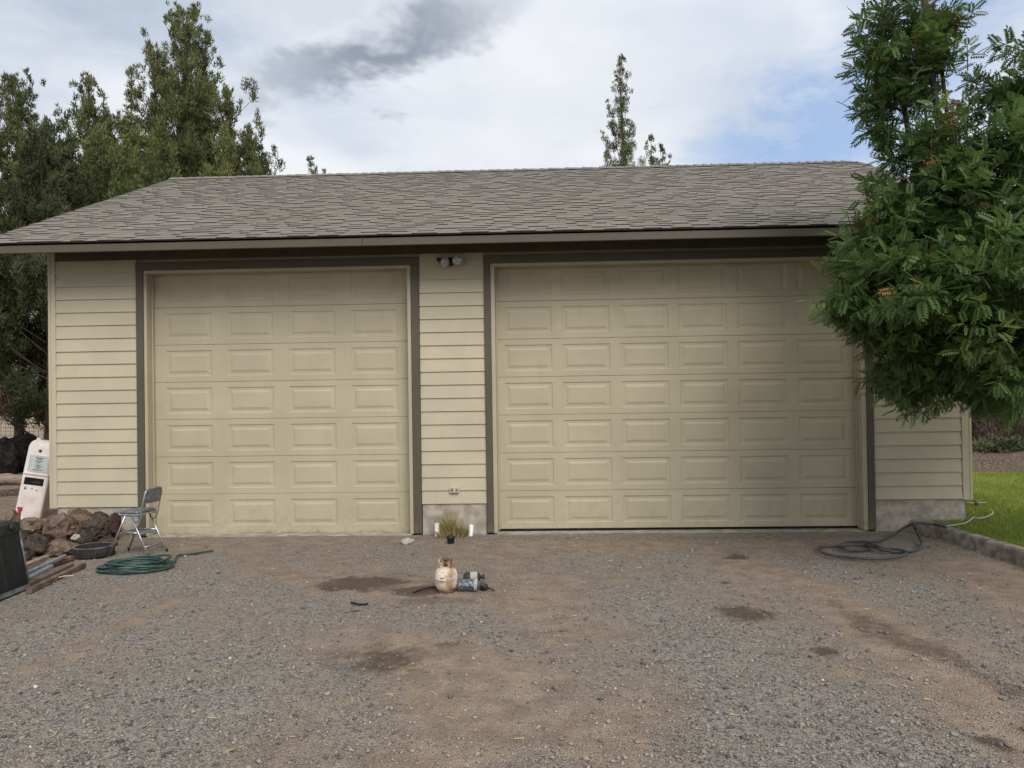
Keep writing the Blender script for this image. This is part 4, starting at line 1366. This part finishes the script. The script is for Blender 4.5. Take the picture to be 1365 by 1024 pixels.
# ------------------------------------------------------------------ concrete edging, lawn, bed
ck = [(x, y) for x, y in CURB]
joints = [0.0, 1.0, 2.02, 3.1, 4.3, 5.6, 6.6]
for i in range(len(joints) - 1):
    y0, y1 = -joints[i] + .02, -joints[i + 1] + .012
    m = MB(); vs, fs = [], []
    nn = 8
    for k in range(nn + 1):
        y = y0 + (y1 - y0) * k / nn
        x = float(curb_x(y)) + random.uniform(-.006, .006)
        tz = .125 + random.uniform(-.006, .006) + .012 * math.sin(i * 2.1)
        vs += [(x, y, -.08), (x + .012, y, tz - .02), (x + .030, y, tz), (x + .115, y, tz + .004), (x + .135, y, tz - .02), (x + .14, y, -.08)]
    for k in range(nn):
        for c in range(5): fs.append((k * 6 + c, k * 6 + c + 1, (k + 1) * 6 + c + 1, (k + 1) * 6 + c))
    fs += [tuple(range(6))[::-1], tuple(nn * 6 + c for c in range(6))]
    o = m.add(vs, fs).build('edging_block', 'curb_concrete')
    tag(o, ['concrete edging block touching the garage foundation', 'concrete edging block second from the garage', 'concrete edging block third from the garage, at the photo edge',
            'concrete edging block fourth from the garage', 'concrete edging block fifth from the garage', 'concrete edging block farthest from the garage'][i], 'edging', 'concrete edging along the lawn')

lx0 = lambda y: curb_x(y) + .10
ys_ = np.concatenate([np.linspace(-6.5, 0.0, 40), np.linspace(.2, 5.0, 30)])
LV = []
NXL = 46
for y in ys_:
    x0 = float(lx0(y)) if y < .0 else 9.44
    tt = np.linspace(0, 1, NXL) ** 1.6
    xs_ = x0 + tt * (34 - x0)
    for x in xs_:
        LV.append((x, y, .105 + .012 * math.sin(x * 1.3) * math.cos(y * 1.1)))
LF = [(j * NXL + i, j * NXL + i + 1, (j + 1) * NXL + i + 1, (j + 1) * NXL + i) for j in range(len(ys_) - 1) for i in range(NXL - 1)]
lw = MB().add(LV, LF).build('lawn', 'turf', None, True)
tag(lw, kind='structure')
# grass blades, dense where the lawn is in view
NG_ = 95000
r = np.random.default_rng(12)
gx_ = np.where(r.random(NG_) < .35, r.uniform(8.95, 10.8, NG_), r.uniform(9.4, 15.5, NG_))
gy_ = np.where(gx_ < 9.44, r.uniform(-3.2, -.02, NG_), r.uniform(-3.0, 4.95, NG_))
ok = (gx_ > curb_x(np.minimum(gy_, 0)) + .15) & ~((gx_ < 9.46) & (gy_ > -.01))
gx_, gy_ = gx_[ok], gy_[ok]; N = len(gx_)
hh = r.uniform(.02, .055, N); a = r.uniform(0, 2 * np.pi, N); w_ = r.uniform(.002, .0045, N)
z0 = .105 + .012 * np.sin(gx_ * 1.3) * np.cos(gy_ * 1.1) - .004
tx, ty = gx_ + r.normal(0, .4, N) * hh, gy_ + r.normal(0, .4, N) * hh
q = np.stack([np.stack([gx_ - np.cos(a) * w_, gy_ - np.sin(a) * w_, z0], -1), np.stack([gx_ + np.cos(a) * w_, gy_ + np.sin(a) * w_, z0], -1),
              np.stack([tx, ty, z0 + hh], -1)], 1)
vv = np.clip(vnoise(gx_, gy_, .9, 61, 4) * 1.1 - .1 + r.normal(0, .16, N), 0, 1)
tag(np_mesh('lawn_grass', q, 3, 'lawn_grass', vv), 'short green lawn grass beside the garage', 'grass', kind='stuff')

bed = MB(); vs, fs = [], []
bx = np.linspace(9.0, 40, 60); by = np.linspace(4.85, 13, 16)
for y in by:
    for x in bx: vs.append((x, y, .06 + .16 * float(sstep(np.array(y), 5.5, 7.2)) + .05 * math.sin(x * 2.1 + y) * math.cos(y * 1.7)))
for j in range(15):
    for i in range(59): fs.append((j * 60 + i, j * 60 + i + 1, (j + 1) * 60 + i + 1, (j + 1) * 60 + i))
tag(bed.add(vs, fs).build('mulch_bed', 'mulch', None, True), kind='structure')

# ------------------------------------------------------------------ trees
def unit(v): return v / (np.linalg.norm(v, axis=-1, keepdims=True) + 1e-9)


def spray(cent, rad, n, r, elong=1.35, blade=(.09, .020), up=1.15):
    """needle-like sprays filling one clump: (n,4,3)"""
    q = unit(r.normal(0, 1, (n, 3))) * (r.random((n, 1)) ** .45)
    P0 = cent + q * np.array([rad, rad, rad * elong])
    d = unit(q * .8 + r.normal(0, .45, (n, 3)) + np.array([0, 0, up]))
    L = blade[0] * r.uniform(.55, 1.3, (n, 1))
    w = blade[1] * r.uniform(.7, 1.3, (n, 1))
    s = unit(np.cross(d, unit(r.normal(0, 1, (n, 3)))))
    return np.stack([P0 + s * w, P0 - s * w, P0 + d * L], 1)


def juniper(label, base, H, tops, prof, seed, mat='juniper_leaf', clumps=230, per=430, crad=.27, trunk_r=.16, z_low=.1, blade=(.105, .0145), lean=(0, 0), name='juniper_tree', thin=1.0, group='junipers behind the garage', gap=0.0):
    """trunk, rising limbs and foliage clumps; prof = [(height fraction, radius)], tops = [(dx, dy, height fraction)] extra leaders"""
    r = np.random.default_rng(seed)
    t = thing(name, label, 'tree', tuple(base), group=group)
    ph, pr = [p_[0] for p_ in prof], [p_[1] for p_ in prof]
    tr = MB()
    n = 14
    def axis_at(f): return np.array([lean[0] * f + .10 * math.sin(f * 5 + seed), lean[1] * f + .08 * math.cos(f * 4 + seed), H * f])
    tr.tube([axis_at(k / n) for k in range(n + 1)], [max(.010, trunk_r * (1 - k / n) ** .8) for k in range(n + 1)], 9)
    for (dx, dy, f) in tops:
        f0 = f * .45
        a, b = axis_at(f0), np.array([dx, dy, H * f])
        pts = [a + (b - a) * q + np.array([dx, dy, 0]) * .35 * math.sin(q * math.pi) for q in np.linspace(0, 1, 9)]
        tr.tube(pts, [max(.008, trunk_r * .5 * (1 - k / 8.5)) for k in range(9)], 7)
    C = []; var = []
    br = MB()
    nl = int(clumps / 3.4)
    for k in range(nl):
        f = z_low + (1 - z_low) * (k + r.random()) / nl
        f = min(f, .975)
        R_ = np.interp(f, ph, pr)
        a = r.uniform(0, 2 * np.pi)
        R1 = R_ * r.uniform(.45, 1.25)
        s = axis_at(max(f - .10 * r.random() - .05, .03))
        e = axis_at(f) + np.array([math.cos(a) * R1, math.sin(a) * R1, R_ * r.uniform(.0, .5)])
        mid = (s + e) / 2 + np.array([0, 0, -.08 * R1])
        pts = smooth_path([s, mid, e], 3)
        br.tube(pts, [max(.006, .035 * (trunk_r / .16) * (1 - i / len(pts)) * (1.1 - f)) for i in range(len(pts))], 5, False)
        m_ = max(2, int(1 + 4.0 * R1 / (.4 + max(pr) * .4)))
        tone = min(1, max(0, r.normal(.45, .20)))
        cs = crad * (1 if f < .6 else 1 - .55 * (f - .6) / .4)
        for j in range(m_):
            q = 1 - j * .66 / m_ * r.uniform(.8, 1.2)
            p0 = np.array(mid) * 0 + s + (e - s) * q + r.normal(0, .13 * crad / .3, 3)
            C.append((p0, cs * r.uniform(.5, 1.0) * (.72 if j == 0 else 1), tone))
        # upright tip shoot that makes the outline ragged
        if r.random() < .8:
            for h_ in (.18, .34, .48):
                C.append((e + np.array([0, 0, h_ * (cs / .3)]) + r.normal(0, .03, 3), cs * (.62 - h_ * .85), tone))
    for k in range(int(10 + H * 1.5)):            # the leader itself
        f = .70 + .30 * k / (9 + H * 1.5)
        C.append((axis_at(min(f, .99)) + r.normal(0, .05, 3), crad * max(.28, .72 - .50 * (f - .7) / .3), .5))
    for (dx, dy, f) in tops:
        a, b = axis_at(f * .45), np.array([dx, dy, H * f])
        for q in np.linspace(.25, 1, 26):
            p0 = a + (b - a) * q + np.array([dx, dy, 0]) * .35 * math.sin(q * math.pi)
            w = (1 - q) * 1.5 + .03
            for _ in range(1 if q > .9 else 3):
                C.append((p0 + r.normal(0, .30, 3) * np.array([w, w, .4]), crad * max(.36, 1.0 - .74 * q), min(1, max(0, r.normal(.48, .12)))))
    Q, V_ = [], []
    for p0, cr, tone in C:
        cr = cr * .92; tone = min(1, max(0, tone + r.normal(0, .08)))
        k = max(14, int(per * thin * (cr / crad) ** 1.9))
        Q.append(spray(np.asarray(p0), cr, k, r, blade=blade))
        V_.append(np.clip(tone + r.normal(0, .13, k), 0, 1))
    tr.build('trunk', 'bark', t, True)
    lo = br.build('limbs', 'bark', t, True)
    np_mesh('crown', np.concatenate(Q), 3, mat, np.concatenate(V_), t)
    return t


def tree_at(u, Y, vtop):
    b = at(u, vtop, Y=Y)
    z = gz(b[0], b[1])
    return (b[0], b[1], z), b[2] - z


# left of the picture, from the edge inwards
b, H = tree_at(24, 10.4, 100)
juniper('juniper with a ragged top at the left edge of the photo', b, H, [(.95, .2, .86), (-1.0, .3, .80), (.45, -.5, .82)], [(.05, 1.9), (.25, 2.3), (.5, 2.0), (.75, 1.3), (.9, .7), (1, .1)], 5, clumps=460, z_low=.24, trunk_r=.13)
b, H = tree_at(60, 8.3, 178)
juniper('dark-trunked juniper standing right behind the left garage corner', b, H, [(.42, .2, 1.03), (-.6, 0, .9)], [(.05, 2.2), (.3, 2.2), (.6, 1.5), (.85, .6), (1, .15)], 6, mat='dark_juniper_leaf', clumps=380, z_low=.20, trunk_r=.15)  # dark leaf colour stands in for the shade under the canopy
b, H = tree_at(122, 11.6, 108)
juniper('juniper with two narrow tops next to the tallest juniper', b, H, [(1.05, .1, 1.035), (-.1, -.6, .8), (1.5, -.4, .84), (.5, -.3, .95)], [(.08, 1.6), (.3, 2.0), (.55, 1.8), (.75, 1.25), (.9, .6), (1, .12)], 7, clumps=420, trunk_r=.2)
b, H = tree_at(246, 12.0, 8)
juniper('tallest juniper, rising above the left end of the roof', b, H, [(-.95, .2, .86), (1.15, .2, .80), (1.75, .1, .74), (-1.6, .2, .74), (.5, .0, .9), (2.35, .3, .56), (-.4, -.4, .88), (.7, -.6, .78), (-1.2, -.7, .7)], [(.1, 2.4), (.3, 3.0), (.5, 2.8), (.68, 2.1), (.82, 1.2), (.93, .5), (1, .1)], 8, clumps=760, z_low=.18, trunk_r=.26, crad=.29)
b, H = tree_at(188, 9.8, 205)
juniper('young bright green juniper just above the left roof edge', b, H, [(.6, 0, .97), (-.7, .1, .95)], [(.1, 1.0), (.4, 1.3), (.7, .95), (.9, .5), (1, .15)], 9, mat='young_juniper_leaf', clumps=240, trunk_r=.12)
b, H = tree_at(342, 13.5, 196)
juniper('short juniper at the foot of the tallest one, over the roof', b, H, [(-.7, 0, .93)], [(.1, 1.1), (.4, 1.3), (.7, .8), (.9, .35), (1, .1)], 10, clumps=230, trunk_r=.13)
b, H = tree_at(416, 16, 211)
juniper('tip of a small juniper peeking over the ridge left of centre', b, H, [], [(.1, .8), (.5, .8), (.8, .45), (.95, .2), (1, .05)], 11, mat='young_juniper_leaf', clumps=90, trunk_r=.08, crad=.22)
b, H = tree_at(829, 17, 76)
juniper('lone slender juniper rising over the middle of the ridge', b, H, [(.95, .2, .80), (-.55, .1, .77), (-1.0, .2, .56)], [(.1, 1.6), (.4, 1.4), (.6, 1.0), (.75, .66), (.9, .36), (1, .08)], 12, clumps=330, trunk_r=.13, crad=.25, thin=.8, blade=(.075, .014))
b, H = tree_at(886, 17.5, 192)
juniper('tip of a small juniper right of the lone slender one', b, H, [], [(.1, .7), (.5, .7), (.8, .36), (.95, .22), (1, .08)], 13, clumps=90, trunk_r=.08, crad=.2, thin=.8)
# right of the garage, seen under the leafy tree
b, H = tree_at(1345, 12.5, 400)
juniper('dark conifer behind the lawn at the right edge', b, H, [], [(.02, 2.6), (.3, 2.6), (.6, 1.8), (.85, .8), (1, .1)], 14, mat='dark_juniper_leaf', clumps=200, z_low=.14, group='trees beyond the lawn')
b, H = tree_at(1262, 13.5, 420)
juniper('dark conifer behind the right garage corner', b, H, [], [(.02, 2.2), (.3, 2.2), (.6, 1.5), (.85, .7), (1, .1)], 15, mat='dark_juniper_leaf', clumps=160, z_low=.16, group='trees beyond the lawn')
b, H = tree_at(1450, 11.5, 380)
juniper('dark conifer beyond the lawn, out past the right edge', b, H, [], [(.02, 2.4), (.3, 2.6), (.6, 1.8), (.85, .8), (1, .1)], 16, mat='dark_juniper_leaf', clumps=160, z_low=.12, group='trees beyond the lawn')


def shrub(label, u, v0, v1, Y, w, seed, mat, n=5000, name='shrub', blade=(.10, .018)):
    r = np.random.default_rng(seed)
    lo_, hi_ = at(u, v1, Y=Y), at(u, v0, Y=Y)
    h = hi_[2] - lo_[2]
    t = thing(name, label, 'shrub', (lo_[0], Y, lo_[2]), group='shrubs beyond the lawn')
    Q, V_ = [], []
    st_ = MB()
    for k in range(26):
        a = r.uniform(0, 2 * np.pi); q = math.sqrt(r.random())
        p0 = np.array([math.cos(a) * w * q, math.sin(a) * w * .6 * q, h * (.25 + .65 * r.random() * (1 - .5 * q))])
        st_.tube([(0, 0, -.05), p0 * np.array([.5, .5, .4]), p0], [.02, .013, .005], 5, False)
        Q.append(spray(p0, .26 * w / .9, n // 26, r, .8, blade, .3)); V_.append(np.clip(r.normal(.45, .2) + r.normal(0, .15, n // 26), 0, 1))
    st_.build('stems', 'bark', t, True)
    np_mesh('foliage', np.concatenate(Q), 3, mat, np.concatenate(V_), t)
    return t


shrub('grey-green sage-like shrub in the bed beyond the lawn', 1340, 582, 618, 7.9, .75, 3, 'sage_leaf')
shrub('low grey-green shrub by the right garage corner beyond the lawn', 1302, 588, 617, 8.4, .5, 4, 'sage_leaf', 3600)
shrub('brown bare-twigged shrub between the grey-green shrubs and the dark conifers', 1325, 545, 606, 9.6, 1.1, 5, 'dead_twig', 7000, blade=(.16, .010))
shrub('brown twiggy shrub at the far right edge of the bed', 1385, 550, 612, 9.0, 1.2, 6, 'dead_twig', 7000, blade=(.16, .010))
# fallen branches of the dark juniper at left, bare and low
shrub('tangle of dead low branches beside the left garage corner', 30, 515, 556, 8.6, 1.3, 7, 'dead_twig', 6000, name='dead_branches', blade=(.22, .010))

# wire fence beyond the boulders
fe = thing('wire_fence', 'rusty wire mesh fence beyond the black boulders', 'fence', (-12.5, 14.6, 0))
x0, x1, zb, zt = -6.0, 5.4, .02, 1.25
for k in range(5):
    x = x0 + (x1 - x0) * k / 4
    MB().tube([(x, 0, -.1), (x, 0, 1.35)], .035, 8).build('post', 'bark', fe, True)
wm = MB()
for z in np.linspace(zb, zt, 11): wm.tube([(x0, -.04, z), (x1, -.04, z)], .006, 4, False)
for x in np.arange(x0, x1, .15): wm.tube([(x, -.046, zb), (x, -.046, zt)], .006, 4, False)
wo = wm.build('wire_mesh', 'fence_wire', fe); wo['kind'] = 'stuff'

# ------------------------------------------------------------------ rowan tree at the right
def compound_leaf():
    vs = []
    def leaflet(b, d, L, w):
        d = np.array(d) / np.linalg.norm(d); s = np.array([-d[1], d[0], 0])
        b = np.array(b)
        dr = np.array([0, 0, -.05 * L])
        vs.append([b, b + d * L * .45 + s * w + np.array([0, 0, .01]), b + d * L + dr * 3, b + d * L * .45 - s * w + np.array([0, 0, .01])])
    for t in (.22, .36, .5, .64, .78, .9):
        L = .34 * (1 - .35 * abs(t - .5))
        for s in (-1, 1): leaflet((t, 0, -.22 * t * t), (.55, s * .9, 0), L, .072)
    leaflet((.97, 0, -.22), (1, 0, 0), .28, .055)
    return np.array(vs)            # (13,4,3)


LEAF = compound_leaf()


def place_leaves(P0, D, size, r):
    """P0 (N,3), D (N,3) directions -> quads (N*13,4,3)"""
    N = len(P0)
    x = unit(D)
    upn = unit(np.array([0, 0, 1.0]) + r.normal(0, .35, (N, 3)))
    y = unit(np.cross(upn, x)); z = np.cross(x, y)
    M_ = np.stack([x, y, z], -1)                     # columns
    V = np.einsum('nij,lkj->nlki', M_, LEAF) * size[:, None, None, None] + P0[:, None, None, :]
    return V.reshape(-1, 4, 3)


rw = np.random.default_rng(99)
RB = Vector((9.95, -2.35, .08))
rowan = thing('rowan_tree', 'leafy green rowan tree with orange berries overhanging the wider garage door', 'tree', tuple(RB))
# crown lobes: photo pixel, depth y, radii in metres (x, y, z), number of shoots
LOBES = [
    (1160, 352, -2.15, .20, .40, .26, 46), (1150, 402, -2.2, .15, .30, .20, 34), (1180, 335, -2.1, .26, .45, .24, 60), (1205, 405, -2.3, .48, .70, .46, 200),
    (1205, 478, -2.2, .25, .45, .22, 56), (1232, 512, -2.2, .22, .35, .15, 32), (1285, 462, -2.3, .52, .7, .40, 190), (1335, 495, -2.6, .50, .7, .30, 140), (1285, 512, -2.2, .30, .4, .17, 50), (1350, 420, -2.8, .55, .7, .50, 190),
    (1270, 360, -2.6, .58, .7, .50, 230), (1205, 296, -2.1, .30, .45, .24, 62), (1250, 268, -2.3, .42, .6, .30, 100), (1340, 300, -2.5, .52, .7, .42, 140),
    (1228, 205, -2.1, .25, .5, .26, 52), (1205, 135, -2.0, .24, .4, .28, 40), (1240, 105, -2.1, .24, .4, .32, 54), (1192, 70, -1.95, .18, .3, .20, 20), (1248, 34, -2.1, .16, .3, .24, 34), (1215, 15, -2.0, .20, .35, .22, 32),
    (1228, -50, -2.1, .22, .35, .28, 40), (1218, -120, -2.1, .20, .3, .26, 34), (1180, 110, -1.9, .08, .15, .18, 8), (1180, 170, -1.95, .10, .15, .14, 10), (1290, 190, -2.4, .30, .5, .26, 56), (1340, 205, -2.5, .36, .5, .32, 68), (1368, 110, -2.4, .13, .4, .22, 26), (1410, 150, -2.5, .36, .5, .45, 60),
    (1300, 140, -2.3, .14, .25, .10, 9), (1305, 245, -2.4, .3, .5, .2, 46),
    # out of the picture, the rest of the same crown
    (1440, 300, -2.4, .7, .9, .8, 120), (1490, 90, -2.4, .5, .8, .6, 80), (1480, 450, -2.7, .7, .9, .6, 110), (1560, 250, -2.2, .8, 1., 1.1, 130), (1600, 40, -2.2, .8, .9, .9, 100), (1510, -60, -2.2, .5, .6, .5, 60), (1650, 380, -2.3, .8, 1., .8, 100),
    (1550, -120, -2.2, .7, .8, .7, 80),
]
# single long shoots that stand clear of the crown
for (u, v, Yd) in ((1146, 30, -1.95), (1142, 92, -1.95), (1140, 62, -1.95), (1140, 148, -1.95), (1152, 172, -1.95), (1150, 122, -1.9), (1165, 45, -1.95), (1160, 140, -1.95), (1128, 330, -2.15), (1118, 346, -2.2), (1122, 395, -2.2), (1126, 420, -2.2), (1138, 440, -2.2), (1160, 240, -2.0), (1175, 12, -1.95), (1160, 78, -1.95), (1180, 215, -2.0), (1300, 100, -2.3), (1320, 120, -2.3), (1335, 60, -2.4), ):
    LOBES.append((u, v, Yd, .05, .08, .06, 3))
P_, D_, S_, T_ = [], [], [], []
limbs = MB(); twigs = MB()
top = Vector((9.75, -2.3, 1.3))
fork = np.array([9.7, -2.3, 1.5])
for li, (u, v, Yd, rx, ry, rz, ns) in enumerate(LOBES):
    c = at(u, v, Y=Yd)
    mid = fork + (c - fork) * np.array([.80, .6, .38])
    pts = smooth_path([tuple(fork), tuple(mid), tuple(c), tuple(c + np.array([0, 0, rz * .7]))], 5)
    L0 = .034 if li % 3 == 0 else .022
    if ns < 12: L0 = .0085; pts = pts[:-4]
    if ns < 4: pts = smooth_path([tuple(c + np.array([.45, 0, -.22])), tuple(c + np.array([.2, 0, -.12])), tuple(c + np.array([.02, 0, -.03]))], 4)
    limbs.tube(pts, [max(.003, L0 * (1 - i / len(pts))) for i in range(len(pts))], 6, False)
    tone0 = rw.normal(.0, .10)
    if u > 1400: ns = int(ns * 1.25)  # unseen lobes made denser to shade the right end of the wall
    if v < 225 and u < 1400: ns = max(3, int(ns * .74))
    q = unit(rw.normal(0, 1, (ns, 3))) * (rw.random((ns, 1)) ** .38)
    if ns >= 12:                     # shoots gather in flat layered sprays
        nsub = max(3, ns // 8)
        qs = unit(rw.normal(0, 1, (nsub, 3))) * (rw.random((nsub, 1)) ** .35)
        q = qs[rw.integers(0, nsub, ns)]
        P0 = c + q * np.array([rx, ry, rz]) + rw.normal(0, 1, (ns, 3)) * np.array([.06 + .13 * rx, .13, .045])
    else:
        P0 = c + q * np.array([rx, ry, rz])
    dr = unit(q * 1.1 + rw.normal(0, .35, (ns, 3)) + np.array([0, 0, .35]))
    if ns < 4: dr = unit(np.array([-.8, -.1, .45]) + rw.normal(0, .3, (ns, 3)))
    for k in range(ns):
        ln = rw.uniform(.10, .22)
        tip = P0[k]; root = tip - dr[k] * ln
        if k % 2 == 0: twigs.tube([tuple(root - dr[k] * .1), tuple(root), tuple(tip)], [.006, .005, .003], 4, False)
        nlv = int(rw.integers(9, 13))
        tt = np.linspace(0.0, 1, nlv)
        ph0 = rw.uniform(0, 6.28)
        a1 = unit(np.cross(dr[k], [.3, .2, 1])); a2 = np.cross(dr[k], a1)
        for j in range(nlv):
            an = ph0 + j * 2.4
            rad_ = a1 * math.cos(an) + a2 * math.sin(an)
            dd = dr[k] * (.25 + .5 * tt[j]) + rad_ * (1.0 - .35 * tt[j]) + np.array([0, 0, -.10])
            P_.append(root + dr[k] * ln * tt[j]); D_.append(dd); S_.append(rw.uniform(.085, .15))
            T_.append(tone0)
P_, D_, S_, T_ = np.array(P_), np.array(D_), np.array(S_), np.array(T_)
Q = place_leaves(P_, D_, S_, rw)
lv_ = np.clip(rw.beta(2.2, 2.6, len(P_)) * .9 + T_ * .9, 0, .955)
lv_ = np.where(rw.random(len(P_)) < .010, rw.uniform(.965, 1, len(P_)), lv_)
np_mesh('crown', Q, 4, 'rowan_leaf', np.repeat(lv_, 13), rowan).location = -RB
trk = MB().tube([(9.95, -2.35, 0), (9.92, -2.33, .4), (9.84, -2.31, .9), (9.7, -2.3, 1.5), (9.66, -2.28, 2.1)], [.15, .12, .11, .09, .05], 12)
trk.build('trunk', 'rowan_bark', rowan, True).location = -RB
limbs.build('limbs', 'rowan_bark', rowan, True).location = -RB
twigs.build('twigs', 'rowan_bark', rowan, True).location = -RB
import bmesh
bm = bmesh.new(); bmesh.ops.create_icosphere(bm, subdivisions=1, radius=.0055)
ico_v = np.array([v.co[:] for v in bm.verts]); ico_f = np.array([[v.index for v in f.verts] for f in bm.faces]); bm.free()
for (u, v, Yd) in ((1278, 20, -2.35), (1280, 34, -2.35), (1220, 56, -2.35), (1273, 140, -2.7), (1265, 162, -2.7), (1241, 215, -2.7), (1242, 2, -2.4), (1178, 392, -2.7)):
    c = at(u, v, Y=Yd)
    nb = 26
    o_ = c + rw.normal(0, 1, (nb, 3)) * np.array([.035, .03, .022])
    VV = (ico_v[None] + o_[:, None]).reshape(-1, 3) - np.array(RB[:])
    FF = (ico_f[None] + (np.arange(nb) * len(ico_v))[:, None, None]).reshape(-1, 3)
    np_indexed('berry_cluster', VV, FF, 'berry', None, rowan, True)['kind'] = 'stuff'

print('tris', sum(len(o.data.loops) - 2 * len(o.data.polygons) for o in COL.objects if o.type == 'MESH'))
